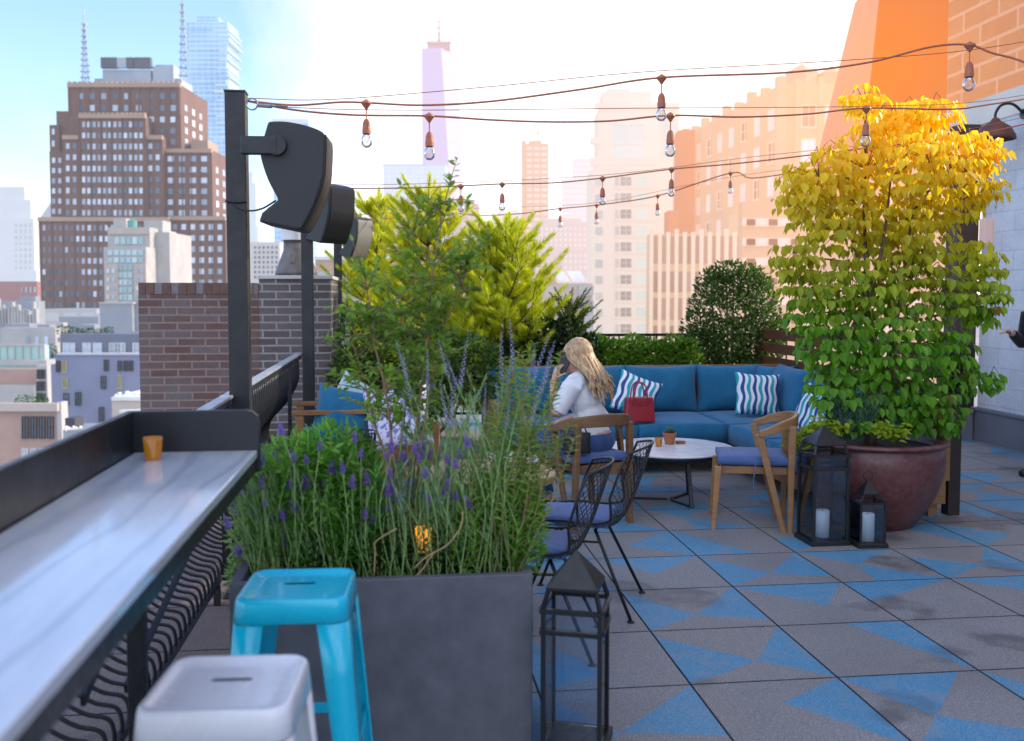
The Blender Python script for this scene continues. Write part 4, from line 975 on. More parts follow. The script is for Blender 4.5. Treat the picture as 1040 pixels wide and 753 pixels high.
q.build('tower_volume', CURT, b.r); sl_.build('balcony_slab', SLABW, b.r)

# --- mid-left blocks
hz = (HB, .12)
WHB = M_plain('pale_render', (.33, .31, .30), (.42, .40, .38), .8, 0, .3, haze=hz); TANB = M_plain('tan_brick', (.40, .33, .28), (.46, .38, .33), .85, 0, .4, haze=hz)
TEALW = winmat('green_glass', (.22, .36, .38), (.45, .62, .62), hz); GREYC = M_plain('grey_cladding', (.21, .23, .27), (.27, .29, .33), .6, .1, .4, haze=hz)
b = Bld('apartment_block', 'pale mid-rise block with glazed bay and rooftop tank before brown tower', 'building', 135, 200)
b.wall([(105, 148, 251, 200, 10), (109, 152, 231, 203, 16), (150, 172, 236, 206, 14), (115, 128, 222, 207, 4), (146, 165, 224, 208, 5)], WHB); b.wall([(106, 119, 268, 199.3, .6), (135.5, 148, 268, 199.3, .6)], TANB, 'brick_bay')
b.wall([(110, 152, 231.5, 202.6, .3, 238)], TANB, 'brick_band')
b.grid(109, 146, 253, 268, 6, 2, 199.9, TEALW, .82, .7); b.grid(119.5, 135, 268, 306, 3, 5, 199.9, TEALW, .85, .75); b.grid(116, 146, 240, 249, 5, 1, 202.8, TEALW, .85, .8)
b.grid(107, 118, 271, 306, 2, 4, 199.2, WB, .55, .5); b.grid(137, 147, 271, 306, 2, 4, 199.2, WB, .55, .5)
a = b.p(134.5, 233, 204); MB().lathe([(1.0, 0), (1.0, 1.7), (.1, 2.2)], 16, (a.x, a.y, a.z)).build('water_tank', M_plain('green_tank', (.05, .22, .20), (.07, .27, .24), .5, 0, 1, haze=hz), b.r)
b = Bld('stair_bulkhead', 'plain grey clad block below the pale mid-rise', 'building', 122, 140); b.wall([(101, 134, 308, 140, 8), (134.5, 143, 305, 141, 6)], GREYC)
a = MB(); b.box(a, 100, 135, 307, 139.8, 8.4, 309); a.build('roof_edge', WHB, b.r)
SLATE = M_plain('slate_blue_render', (.20, .215, .33), (.235, .25, .37), .85, 0, .35, .1, haze=(HB, .06)); SLATED = M_plain('slate_dark', (.11, .125, .175), (.14, .155, .21), .8, 0, .4, haze=(HB, .06))
b = Bld('slate_house', 'slate-blue rendered building with planted roof terrace at lower left', 'building', 95, 110)
b.wall([(47, 156, 360.5, 110, 14)], SLATE); b.wall([(61, 156, 339.5, 113, 8)], SLATED, 'penthouse')
a = MB(); b.box(a, 46.5, 157, 359.6, 109.8, 3, 361); a.build('roof_edge', M_plain('roof_edge_grey', (.4, .41, .45), (.46, .47, .5), .7, 0, 1), b.r)
FRD = M_plain('dark_frame', (.05, .05, .06), (.07, .07, .08), .5); FRW = M_plain('white_frame', (.6, .6, .6), (.68, .68, .68), .5)
def win1(x0, y0, x1, y1, Y_, mat, fr=None, **kw): b.window([b.p(x0, y0, Y_), b.p(x1, y0, Y_), b.p(x1, y1, Y_), b.p(x0, y1, Y_)], mat, fr, **kw)
for (x0, x1) in ((65, 76), (85, 92), (95.5, 103), (112, 115), (117, 123), (124.5, 127), (136, 143)): win1(x0, 349, x1, 358.5, 113, WB, FRW, proud=.05, fw=.08)
YW = winmat('yellow_window', (.45, .42, .25), (.55, .52, .35))  # yellow panes, tone varied at random
for (x0, y0, x1, y1, mt) in ((58, 367, 61, 377, WD), (64, 367, 67.5, 378, YW), (64.5, 384, 68.5, 394, YW), (65.5, 400, 69.5, 411, WB), (77.5, 399, 82, 411, WD), (106.5, 366, 110, 376, WD), (103.5, 382.5, 107.5, 394, WD), (101.5, 414, 105.5, 427, WD), (120.5, 367, 123.5, 376, WD), (126.5, 367, 129.5, 376, WD), (132, 367, 135, 376, WD), (120.5, 382, 123.5, 394, YW)):
    win1(x0, y0, x1, y1, 110, mt, FRD if mt is not YW else YW, proud=.04, fw=.07)
b.flush()
LFD = M_leaf('dark_small_leaf', (.02, .06, .015), (.05, .12, .03), .3); LFM = M_leaf('mid_leaf', (.03, .09, .018), (.07, .17, .035), .35)
def bush(mb, c, rad, n, L, rr_, flat=0.0, W=.55):
    for _ in range(n):
        while True:
            v = Vector((rr_.uniform(-1, 1), rr_.uniform(-1, 1), rr_.uniform(-1, 1)))
            if .25 < v.length < 1: break
        v = v.normalized() * (v.length ** .4)
        p = Vector(c) + Vector((v.x * rad[0], v.y * rad[1], v.z * rad[2]))
        d = (v * .8 + Vector((rr_.uniform(-.8, .8), rr_.uniform(-.8, .8), rr_.uniform(-.5, .9)))).normalized()
        mb.leaf2(p, d, v + Vector((rr_.uniform(-.4, .4), rr_.uniform(-.4, .4), .5)), L * rr_.uniform(.7, 1.3), L * W)
a = at(88, 339, 116); rb_ = random.Random(2); t = thing('roof_hedge', 'row of green planting on the slate house roof', 'hedge', (a.x, a.y, a.z - 1.0)); mb = MB()
for k in range(9): bush(mb, (-3 + k * .72, 0, .9 + rb_.uniform(-.1, .5)), (.55, .5, .6 + .3 * (k == 7)), 130, .22, rb_)
mb.build('foliage', LFD, t); MB().lohi((-3.4, -.3, 0), (3.2, .4, .5)).build('trough', GREYC, t)
a = at(53, 357, 108); t = thing('roof_shrub', 'small dark shrub in the corner of the slate house roof', 'shrub', (a.x, a.y, a.z - .8)); mb = MB(); bush(mb, (0, 0, .9), (.5, .45, .7), 170, .2, rb_); mb.build('foliage', LFD, t); MB().tube([(0, 0, 0), (0, 0, .8)], .06).build('stem', DARKW, t)

b = Bld('cream_building', 'plain off-white flat roofed building left of the slate house', 'building', 40, 150); b.wall([(0, 56, 333, 150, 2), (56.5, 64, 328, 152, 1.5)], WHB); b.grid(24, 52, 340, 352, 3, 1, 150, WB, .4, .7); b.flush()
b.wall([(5, 30, 329, 155, 4), (38, 50, 330, 153, 4)], GREYC, 'roof_plant')
b = Bld('glass_extension', 'green glazed rooftop extension at the left frame edge', 'building', 30, 100); b.wall([(-10, 45, 351, 100, 1)], M_plain('green_glass_wall', (.22, .46, .42), (.36, .58, .53), .2, 0, .5, haze=(HB, .15)))
a = MB(); [b.box(a, x, x + .7, 351, 99.8, .5, 370) for x in (-2, 6, 14, 22, 30, 38, 44.4)]; b.box(a, -10, 45.3, 350, 99.9, .6, 352); b.box(a, -10, 47, 366, 99, 2, 371); a.build('frame', WHB, b.r)
b = Bld('townhouse', 'brown brick townhouse with pale cornice at the lower left edge', 'building', 40, 80)
BR2 = M_plain('rose_brick', (.36, .22, .18), (.42, .27, .22), .85, 0, .8, .1, haze=(HB, .06)); b.wall([(-20, 57, 412, 80, 1.6)], BR2); b.wall([(57.2, 62, 409, 79.9, 1.2)], WHB, 'end_wall'); b.wall([(-20, 58, 410, 79.5, .6, 418)], TANB, 'cornice')
b.grid(22, 56, 421, 447, 4, 1, 80, WD, .6, .8, frame=FRD, proud=.05, fw=.06); b.grid(22, 56, 452, 480, 4, 1, 80, WB, .6, .7, frame=FRW, proud=.05, fw=.06); b.flush()
b = Bld('brick_house', 'small pink brick house with balcony strip behind the townhouse', 'building', 30, 92); b.wall([(-20, 37, 375, 92, 1.0)], BR2); b.wall([(-20, 35, 392, 90.5, 1)], WHB, 'annex'); b.wall([(37.4, 47.5, 371, 91, .8)], TEALW and WHB, 'side_bay'); b.grid(38, 47, 374, 410, 2, 3, 91, WD, .7, .7, frame=FRD, proud=.04, fw=.05); b.flush()
a = at(33, 408, 84); t = thing('balcony_plant', 'yellow green plants on the townhouse roof edge', 'plant', (a.x, a.y, a.z - .5)); mb = MB(); [bush(mb, (x, 0, .6), (.55, .4, .45), 90, .2, rb_) for x in (-.9, 0, .8)]; mb.build('foliage', LFM, t); MB().lohi((-1.5, -.3, 0), (1.4, .3, .35)).build('trough', TANB, t)
b = Bld('beige_house', 'small beige house with white roof clutter right of slate facade', 'building', 130, 70); b.wall([(113.5, 150, 406, 70, 5)], TANB); a = MB(); b.box(a, 113, 150, 403.5, 69.8, 5.4, 407); b.box(a, 121, 150, 417, 69, .9, 420); a.build('roof_edge', FRW, b.r)
for k in range(12): x = 116 + k * 2.7; b.wall([(x, x + rnd.uniform(.8, 2.2), 403 - rnd.uniform(1, 6), 71 + rnd.uniform(0, 2), .5, 404)], FRW, 'roof_vent')
b = Bld('rooftop_cafe', 'dark rooftop clutter with white cafe chairs below slate facade', 'building', 73, 75); b.wall([(64, 92, 437, 75, 4)], GREYC); a = MB(); b.box(a, 66, 76, 425, 76, 1.5, 438); a.build('roof_plant', FRD, b.r); a = MB()
for k in range(7): x = 66 + k * 2.4; b.box(a, x, x + 1.1, 433 + (k % 3), 74.8 + k * .2, .3, 438)
a.build('roof_chair', FRW, b.r)
# far-left white tower and neighbours
hz = (HB, .45)
PALEW = M_plain('pale_stone', (.6, .6, .62), (.68, .68, .69), .8, 0, .05, haze=hz); PW_ = winmat('pale_grey_window', (.3, .33, .40), (.42, .46, .52), hz)
b = Bld('stone_tower', 'pale ornate stone tower cut off by the left picture edge', 'building', 15, 500); b.wall([(-30, 34, 222, 500, 20), (-20, 31, 203, 503, 14), (-10, 25, 190, 505, 8), (-30, 37, 275, 498, 20)], PALEW); b.grid(14, 33, 226, 300, 4, 12, 499.8, PW_, .4, .55); b.flush()
b = Bld('red_brick_row', 'low dark red brick building in front of the stone tower', 'building', 20, 260); b.wall([(-30, 37.5, 286, 260, 2)], M_plain('far_red_brick', (.26, .09, .08), (.32, .12, .1), .85, 0, .1, haze=(HB, .2))); b.grid(20, 38, 289, 300, 4, 1, 259.9, WB, .3, .5); b.flush()
b = Bld('mansard_block', 'far grey block with sloped roof peeking left of brown tower', 'building', 44, 420)
a = MB(); p_ = b.p(40, 222, 420); q_ = b.p(52, 205, 420); a.prism([p_, b.p(52, 222, 420), q_], (0, 10, 0)); a.build('roof', M_plain('far_slate', (.3, .3, .42), (.36, .36, .48), .7, haze=hz), b.r); b.wall([(40, 52, 222, 420, 10)], PALEW)
b = Bld('low_roofs', 'jumble of low grey rooftops under the brown tower', 'building', 28, 180); b.wall([(-10, 38, 306, 185, 3), (20, 36, 301, 190, 2), (-10, 28, 316, 178, 2), (60, 100, 322, 170, 8), (76, 96, 330, 160, 8)], GREYC)
a = MB()
for k in range(14): x = -5 + k * 3.1; b.box(a, x, x + rnd.uniform(1, 2.6), 306 + rnd.uniform(-5, 14), 176, 1.0, 330)
a.build('roof_plant', WHB, b.r)
# behind the near post
b = Bld('slim_tower', 'thin pale blue tower just right of the nearest steel post', 'building', 255, 700); b.wall([(249, 259.5, 186, 700, 15), (249, 256.5, 175, 702, 10)], M_plain('pale_blue_wall', (.5, .6, .7), (.56, .66, .76), .5, 0, .05, haze=((.82, .90, .98), .6)))
b = Bld('beige_block', 'beige block with dark window grid between the near post and vent', 'building', 266, 300); b.wall([(246, 284, 246, 300, 14)], M_plain('beige_stone', (.5, .45, .4), (.56, .5, .45), .85, 0, .05, haze=(HB, .3))); b.grid(257, 283, 249, 284, 6, 7, 299.8, WD, .45, .5); b.flush()
b = Bld('glass_cube', 'pale blue glass block rising behind the largest loudspeaker', 'building', 296, 800); b.wall([(277, 313, 124, 800, 30)], CURT); a = MB(); b.box(a, 276.6, 313.4, 121, 799.5, 1, 126); [b.box(a, x, x + .6, 120, 799.6, .5, 140) for x in (276.6, 284, 291, 298, 305, 312.6)]; a.build('frame', SLABW, b.r)
b = Bld('red_low_block', 'low red brick building behind chimney and third post', 'building', 350, 120); b.wall([(320, 420, 262, 120, 10)], M_plain('red_brick_far', (.32, .15, .11), (.38, .19, .14), .85, 0, .3, haze=(HP, .25))); b.wall([(318, 420, 276, 110, 8)], WHB, 'lower_wall'); a = MB(); b.box(a, 319, 421, 260.5, 119.6, 1, 264); a.build('parapet', FRW, b.r)

# --- centre: pale towers, glare painted in as emission
b = Bld('lavender_skyscraper', 'tallest tapering lavender glass skyscraper with thin spire', 'building', 445, 1450)
zt_ = b.p(445, 49, 1450).z; zb_ = 0; xl, xr = b.p(428, 300, 1450).x, b.p(470, 300, 1450).x; wt = b.p(462, 49, 1450).x - b.p(428, 49, 1450).x
wb_ = xr - xl; cx = (xl + b.p(464, 49, 1450).x) / 2
SKL = linefacade('lavender_glass_dim', (.52, .36, .62), (.60, .44, .70), (HL, .90), 34, None, .12); SKR = linefacade('lavender_glass_bright', (.9, .85, .9), (.8, .75, .85), ((.95, .83, .95), .9), 34)  # one glass in two tones, brighter light painted on the right face
q = MB(); D_ = wb_
x0, x1, xm0, xm1 = b.p(428, 0, 1450).x, b.p(476, 0, 1450).x, b.p(448, 0, 1450).x, b.p(465, 0, 1450).x
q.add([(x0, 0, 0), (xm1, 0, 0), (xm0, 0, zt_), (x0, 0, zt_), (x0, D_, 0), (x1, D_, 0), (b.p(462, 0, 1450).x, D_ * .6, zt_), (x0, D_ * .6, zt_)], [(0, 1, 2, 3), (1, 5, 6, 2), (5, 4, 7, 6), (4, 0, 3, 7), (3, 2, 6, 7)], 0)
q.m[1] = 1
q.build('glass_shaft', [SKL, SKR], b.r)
PKR = M_plain('rosy_steel', (.55, .30, .30), (.62, .36, .36), .6, 0, .1, haze=((.95, .72, .74), .6))
b.wall([(434, 457, 43.5, 1455, 20, 49.5), (433, 458.5, 42, 1453, 3, 44.5)], PKR, 'crown_ring'); q = MB(); a = b.p(446, 44, 1462); z1 = b.p(446, 8, 1462).z; q.tube([a, (a.x, a.y, z1)], [2.2, .5], 6)
for k in range(4): zz = a.z + 4 + k * 9; q.lathe([(3.2 - k * .4, 0), (3.2 - k * .4, 1.5)], 8, (a.x, a.y, zz))
q.build('spire', PKR, b.r)
PBL = linefacade('pale_blue_grid', (.55, .62, .85), (.80, .84, .95), ((.86, .89, 1.0), .78), 3.3, 6.0)
b = Bld('pale_blue_block', 'boxy pale blue gridded office block left of lavender skyscraper', 'building', 420, 700); b.wall([(389, 452, 168, 700, 30)], PBL); a = MB(); b.box(a, 388.6, 452.4, 166.6, 699.5, 31, 168.6); a.build('parapet', SLABW, b.r)
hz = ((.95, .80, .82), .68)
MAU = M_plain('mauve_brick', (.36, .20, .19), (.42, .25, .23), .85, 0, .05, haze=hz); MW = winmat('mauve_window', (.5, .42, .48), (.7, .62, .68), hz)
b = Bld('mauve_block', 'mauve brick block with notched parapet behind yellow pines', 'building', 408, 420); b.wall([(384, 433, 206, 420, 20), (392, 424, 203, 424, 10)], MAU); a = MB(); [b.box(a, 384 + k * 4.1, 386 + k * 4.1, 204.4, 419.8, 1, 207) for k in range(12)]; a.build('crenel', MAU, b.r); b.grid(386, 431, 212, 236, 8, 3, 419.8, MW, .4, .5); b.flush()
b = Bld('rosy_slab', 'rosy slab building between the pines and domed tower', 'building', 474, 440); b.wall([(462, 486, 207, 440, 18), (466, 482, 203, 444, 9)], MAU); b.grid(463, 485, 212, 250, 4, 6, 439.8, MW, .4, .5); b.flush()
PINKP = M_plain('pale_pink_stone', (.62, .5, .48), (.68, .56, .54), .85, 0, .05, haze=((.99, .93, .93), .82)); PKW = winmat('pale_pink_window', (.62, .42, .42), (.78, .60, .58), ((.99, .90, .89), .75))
b = Bld('domed_tower', 'pale pink tower with two small domes at centre, haze painted on', 'building', 516, 620); b.wall([(500, 531, 218, 620, 20)], PINKP); q = MB()
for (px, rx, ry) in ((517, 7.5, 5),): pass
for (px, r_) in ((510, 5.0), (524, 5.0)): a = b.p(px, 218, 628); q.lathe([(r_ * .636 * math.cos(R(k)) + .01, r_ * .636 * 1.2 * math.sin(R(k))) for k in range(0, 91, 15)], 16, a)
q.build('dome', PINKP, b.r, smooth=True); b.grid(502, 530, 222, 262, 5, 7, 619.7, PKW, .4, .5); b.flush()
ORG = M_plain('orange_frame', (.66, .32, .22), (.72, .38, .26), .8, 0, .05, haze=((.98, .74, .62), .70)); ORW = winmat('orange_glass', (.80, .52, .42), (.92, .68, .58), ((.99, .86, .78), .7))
b = Bld('unfinished_tower', 'orange tinted tower under construction with scaffold and crane mast', 'building', 543, 600); b.wall([(533, 557, 146, 600, 18), (530, 534, 143, 598, 16), (537, 550, 143, 602, 8)], ORG); b.grid(534, 556.5, 148, 262, 3, 19, 599.7, ORW, .75, .55); b.flush()
q = MB(); a = b.p(547, 146, 605); q.tube([a, a + Vector((0, 0, 9))], .35, 5); q.tube([a + Vector((-3, 0, 5)), a + Vector((2.5, 0, 8.5))], .3, 5); q.tube([a + Vector((2.5, 0, 3)), a + Vector((-1.5, 0, 7))], .25, 5)
for k in range(24): b.box(q, 529.2, 534.4, 144 + k * 5, 597.6, .6, 144.6 + k * 5)
q.build('crane_mast', ORG, b.r)
STR = linefacade('pink_stripes', (.72, .45, .50), (.92, .80, .84), ((.99, .91, .93), .8), 3.2, None, .5)
b = Bld('striped_tower', 'pale pink striped tower behind the white apartment tower', 'building', 596, 560); b.wall([(583, 609, 161, 560, 20), (572, 592, 181, 556, 18)], STR)
b = Bld('hotel_block', 'wide pinkish block with rows of small windows at centre, haze painted on', 'building', 568, 340); b.wall([(541, 603, 226, 340, 16), (549, 590, 222, 344, 10), (570, 603, 254, 330, 8)], M_plain('rose_stone', (.55, .38, .34), (.62, .44, .40), .85, 0, .05, haze=((.99, .86, .84), .58))); b.grid(543, 601, 230, 252, 12, 4, 339.8, PKW, .42, .55); b.grid(572, 602, 257, 275, 6, 3, 329.8, PKW, .42, .55); b.flush()
b = Bld('skylight_house', 'low house with red gable and white sloped skylights', 'building', 575, 130); b.wall([(536, 602, 288, 130, 8), (520, 560, 300, 126, 4)], M_plain('cream_wall', (.42, .36, .31), (.48, .42, .36), .85, 0, .3, haze=(HP, .18)))
a = MB(); a.prism([b.p(552, 288, 129.8), b.p(566, 288, 129.8), b.p(559, 275, 129.8)], (0, 6, 0)); a.box((b.p(558, 284, 129).x, 1.5, b.p(558, 284, 130).z), (1.6, 2, 1.2)); a.build('gable', M_plain('red_gable', (.48, .17, .12), (.54, .21, .15), .85, haze=(HP, .3)), b.r)
for (x0, x1) in ((564, 575), (578, 592)): MB().add([b.p(x0 - 3, 275.5, 134), b.p(x1 - 3, 275.5, 134), b.p(x1 + 4, 286, 129), b.p(x0 + 4, 286, 129)], [(0, 3, 2, 1)]).build('skylight', PBL, b.r)
b.wall([(588, 603, 290, 128, 4, 300), (588, 603, 305, 127, 3)], WHB, 'roof_plant'); b.grid(589, 602, 306, 316, 3, 1, 126.9, WD, .7, .8); b.flush()

# white apartment tower with crown
hz = ((1, .90, .84), .58); WT = M_plain('warm_white_brick', (.66, .56, .48), (.72, .62, .54), .8, 0, .1, haze=hz); WTW = winmat('warm_glass', (.35, .40, .40), (.62, .68, .64), ((.96, .88, .82), .32)); WTT = winmat('teal_glass', (.45, .68, .62), (.60, .78, .72), ((.90, .92, .88), .45)); WTD = winmat('balcony_window', (.26, .24, .24), (.38, .36, .34), ((.96, .86, .80), .24))
b = Bld('apartment_tower', 'white apartment tower with tall glazed crown with painted warm glare', 'building', 632, 210)
b.wall([(601, 666, 172, 210, 14), (608, 690, 110, 214, 12), (612, 662, 93, 216, 8), (603, 623, 178, 209, 4), (617, 640, 90, 217, 7)], WT); b.wall([(600, 668, 160, 209, .9, 168), (604, 690, 104.5, 213.2, .7, 110), (600, 609, 140, 212, 2, 146)], WT, 'cornice')
b.window([b.p(622, 127, 213.9), b.p(654, 127, 213.9), b.p(654, 165, 213.9), b.p(622, 165, 213.9)], WTW, WT, proud=.1, fw=.35); b.window([b.p(672, 122, 213.9), b.p(688, 122, 213.9), b.p(688, 160, 213.9), b.p(672, 160, 213.9)], WTW, WT, proud=.1, fw=.3)
for j in range(10):
    y = 180 + j * 16.6
    win1(630, y, 641, y + 9, 209.8, WTD, WT, proud=.12, fw=.12); win1(624.5, y, 628.5, y + 9, 209.8, WTW); win1(646, y, 657, y + 9, 209.8, WTT, WT, proud=.12, fw=.1); win1(604.5, y + 1, 612, y + 9, 208.8, WTW)
bands = MB()
for j in range(10): y = 190.5 + j * 16.6; b.box(bands, 601, 666.5, y, 209.7, .4, y + 2.2)
bands.build('floor_band', M_plain('pale_band', (.55, .46, .40), (.6, .5, .44), .8, haze=hz), b.r); b.flush()

# art-deco building stepping back up the hill at right
hz = ((1, .78, .60), .40); AD = M_plain('peach_stone', (.46, .30, .19), (.54, .36, .24), .85, 0, .15, .1, haze=hz); ADL = M_plain('peach_stone_light', (.62, .44, .31), (.70, .51, .37), .85, 0, .15, haze=((1, .86, .74), .50)); ADW = winmat('peach_window', (.20, .11, .08), (.40, .24, .18), ((.99, .66, .46), .22)); ADB = winmat('lilac_window', (.62, .55, .66), (.80, .72, .80), ((1, .82, .80), .35)); ADD = M_plain('rust_wall', (.46, .16, .08), (.52, .20, .10), .85, 0, .1, haze=((.97, .55, .38), .45))  # peach tint carries the warm glare, put into colour and emission
b = Bld('art_deco_building', 'large peach stone building with vertical piers and stepped roofline at right', 'building', 760, 150)
cA, cB = b.p(794, 85, 150), b.p(689, 141, 202); rC = b.p(880, 92, 150)
q = MB(); zr = cA.z; zl = cB.z
cB.z = cA.z * .5 + cB.z * .5; zt = cA.z
q.add([(cB.x, cB.y, 0), (cA.x, cA.y, 0), (rC.x, cA.y, 0), (rC.x, cB.y, 0), (cB.x, cB.y, zt), (cA.x, cA.y, zt), (rC.x, cA.y, zt), (rC.x, cB.y, zt)], [(0, 1, 5, 4), (1, 2, 6, 5), (2, 3, 7, 6), (3, 0, 4, 7), (4, 5, 6, 7)])
n_ = 9
for k in range(n_ + 1):                                   # pilasters that break the skyline
    f = k / n_; P = Vector((cB.x + (cA.x - cB.x) * f, cB.y + (cA.y - cB.y) * f, 0)); q.lohi((P.x - .9, P.y - .7, 0), (P.x + .5, P.y + .7, zt + (1.0 if k % 2 else .5)))
for k in range(4): x = cA.x + 2 + k * 3.6; q.lohi((x, cA.y - .6, 0), (x + .8, cA.y + .2, zt + (.9 if k % 2 else .4)))
q.build('upper_block', AD, b.r)
for j in range(7):
    for k in range(n_):
        f0, f1 = (k + .26) / n_, (k + .76) / n_; z1 = zt - 3.4 - j * 5.2; z0 = z1 - 3.0
        A_ = lambda f, z: Vector((cB.x + (cA.x - cB.x) * f - .1, cB.y + (cA.y - cB.y) * f, z))
        b.window([A_(f0, z1), A_(f1, z1), A_(f1, z0), A_(f0, z0)], ADB if (k + j) % 3 else ADW, ADL if j < 4 else None, proud=.1, fw=.16)
    for k in range(3):
        x = cA.x + 3.2 + k * 3.6; z1 = zt - 3.4 - j * 5.2; z0 = z1 - 3.2
        b.window([Vector((x, cA.y, z1)), Vector((x + 2.0, cA.y, z1)), Vector((x + 2.0, cA.y, z0)), Vector((x, cA.y, z0))], ADB if (k + j) % 2 else ADW, ADL if j < 4 else None, proud=.1, fw=.16)
b.wall([(660, 757, 238, 130, 3), (740, 780, 218, 134, 3)], AD, 'lower_block')
q = MB()
for k in range(12): x = 660 + k * 8.4; a = b.p(x, 236 - (k % 3 == 0) * 3, 130); c_ = b.p(x + 2.4, 360, 130); q.lohi((a.x, a.y - .45, 0), (c_.x, a.y + .2, a.z))
q.build('pier', ADL, b.r)
for k in range(11):
    for (y0, y1) in ((240, 268), (276, 297), (303, 325), (331, 352)):
        x = 663.2 + k * 8.4; win1(x, y0, x + 4.6, y1, 130, ADW, None)
b.wall([(690, 706, 132, 186, 5)], ADD, 'brick_stack'); b.wall([(679, 690, 214, 140, 4)], ADD, 'flue'); b.flush()
WTK = M_plain('cedar_tank', (.55, .34, .26), (.62, .40, .30), .85, 0, .4, haze=((.98, .70, .58), .22))
for i, (x0, x1, yt, yb, lb) in enumerate(((798, 830, 72, 88, 'left'), (829, 860, 74, 90, 'right'))):
    a = at((x0 + x1) / 2, yb + 1, 156); r_ = (x1 - x0) / 2 * 156 / 975; h_ = (yb - yt) * 156 / 975
    t = thing('water_tank', ('cedar rooftop water tank with conical cap, the left one of the pair', 'cedar rooftop water tank with conical cap nearest the red chimney')[i], 'water tank', (a.x, a.y, a.z - 1.6), 0, 'water tanks on the peach stone roof')
    MB().lathe([(r_, 1.2), (r_, 1.2 + h_)], 8).build('barrel', WTK, t); MB().lathe([(r_ * 1.06, 1.2 + h_), (.05, 1.2 + h_ + r_ * .62)], 8).build('conical_roof', WTK, t)
    MB().box((r_ * .5, 0, .6), (.3, .3, 1.2)).box((-r_ * .5, 0, .6), (.3, .3, 1.2)).box((0, r_ * .5, .6), (.3, .3, 1.2)).build('stand', ADD, t)
hz = ((1, .70, .50), .35); BDT = M_plain('tan_banded_wall', (.52, .32, .20), (.58, .37, .24), .85, 0, .3, haze=hz); BDK = winmat('dark_band_window', (.06, .03, .02), (.14, .07, .05), ((.8, .45, .3), .25)); BDW = M_plain('white_band', (.75, .66, .58), (.8, .7, .62), .8, haze=hz)
b = Bld('banded_building', 'tan building with horizontal bands and dark openings behind the leafy tree', 'building', 860, 45); b.wall([(754, 975, 205, 45, .8)], BDT); q = MB()
for j in range(6): y = 222 + j * 20; b.box(q, 754.5, 975, y, 44.9, .1, y + 8)
q.build('pale_band', BDW, b.r)
for j in range(6):
    for k in range(10): x = 758 + k * 22.5; y = 222.7 + j * 20; win1(x, y, x + 9, y + 6.5, 44.85, BDK, None, proud=.05)
b.flush()

# tapering stack beyond the wall; glow and shade painted into its two faces
hz1 = ((.95, .45, .34), .38); RS1 = M_plain('coral_lit_face', (.40, .15, .10), (.46, .18, .13), .85, 0, .3, haze=hz1); RS2 = M_plain('orange_shade_face', (.26, .035, .004), (.32, .05, .008), .85, 0, .3, haze=((.75, .14, .01), .35))
b = Bld('tapered_chimney', 'huge orange-red tapering chimney block behind the tree top', 'building', 900, 18)
P = lambda x, y, Y: b.p(x, y, Y)
fl_, fr_, bl_ = [P(835, 145, 18), P(868, -40, 18)], [P(1000, 145, 18), P(1000, -40, 18)], None
ns = [(835 + (868 - 835) * k, 145 - 185 * k) for k in (0, 1)]
q = MB(); zt = P(868, -40, 18).z; x0b, x0t = P(800, 300, 18).x, P(868, -40, 18).x; xm_b, xm_t = P(872, 300, 18).x, P(897, -40, 18).x; xr = P(1000, 0, 18).x
zg = P(0, 168, 18).z
x0b, x0t = P(822, 300, 20.6).x, P(869, -40, 20.6).x
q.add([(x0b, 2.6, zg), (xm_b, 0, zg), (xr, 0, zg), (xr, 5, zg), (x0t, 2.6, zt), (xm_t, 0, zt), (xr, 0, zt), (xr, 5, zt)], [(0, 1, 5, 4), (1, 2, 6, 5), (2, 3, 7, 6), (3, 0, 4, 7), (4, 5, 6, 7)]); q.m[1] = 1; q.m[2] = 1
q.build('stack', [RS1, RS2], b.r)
MB().prism([(x0b, 2.6, 0), (xm_b, .06, 0), (xr, .06, 0), (xr, 4.9, 0)], (0, 0, zg - .002)).build('lower_wall', BDT, b.r)
for j in range(7):
    y = 196 + j * 27
    MB().lohi((P(900, y, 18).x, .03, P(900, y + 12, 18).z), (xr, .059, P(900, y, 18).z)).build('pale_band', BDW, b.r)
    for x in (908, 936): win1(x, y + 1, x + 16, y + 10.5, 18, BDK, None, proud=.0)

# --- white painted brick building along the right side of the terrace
WLAT = 6.15
PAINT = M_brick('white_painted_brick', (.62, .63, .68), (.68, .69, .73), (.52, .53, .59), .40, .20, .006, .7)
UPB = M_brick('orange_brown_brick', (.36, .11, .04), (.44, .17, .07), (.60, .36, .24), .62, .21, .02, .85, haze=((.9, .5, .3), .12)); BASEB = M_plain('blue_grey_base', (.13, .135, .17), (.17, .175, .21), .8, 0, 3, .1); CREAM = M_plain('cream_band', (.72, .66, .58), (.78, .72, .64), .7, 0, 2)  # upper brick glows faintly: warm haze painted in as emission
bw = gthing('brick_building', 'white painted brick wall building with orange brick upper part along right side', 'building', WLAT, 5)
def wb(name, mat, x0, x1, d0, d1, z0, z1, bevel=0): return MB().lohi((x0, d0 - 5, z0), (x1, d1 - 5, z1)).build(name, mat, bw, bevel=bevel)
WEND = 9.54
wb('painted_wall', PAINT, 0, .35, -4, 5.9, .361, 3.35); wb('painted_wall', PAINT, 0, .35, 5.9, 8.55, .361, 3.3); wb('painted_wall', PAINT, 0, .35, 8.55, WEND, .361, 3.35); wb('plinth', BASEB, -.05, .35, -4, WEND + .02, -.5, .329, .006); wb('plinth_cap', BASEB, -.065, .35, -4, WEND + .03, .3292, .36, .004)  # out-of-view sections, heights shaped to shade the terrace and let sun through
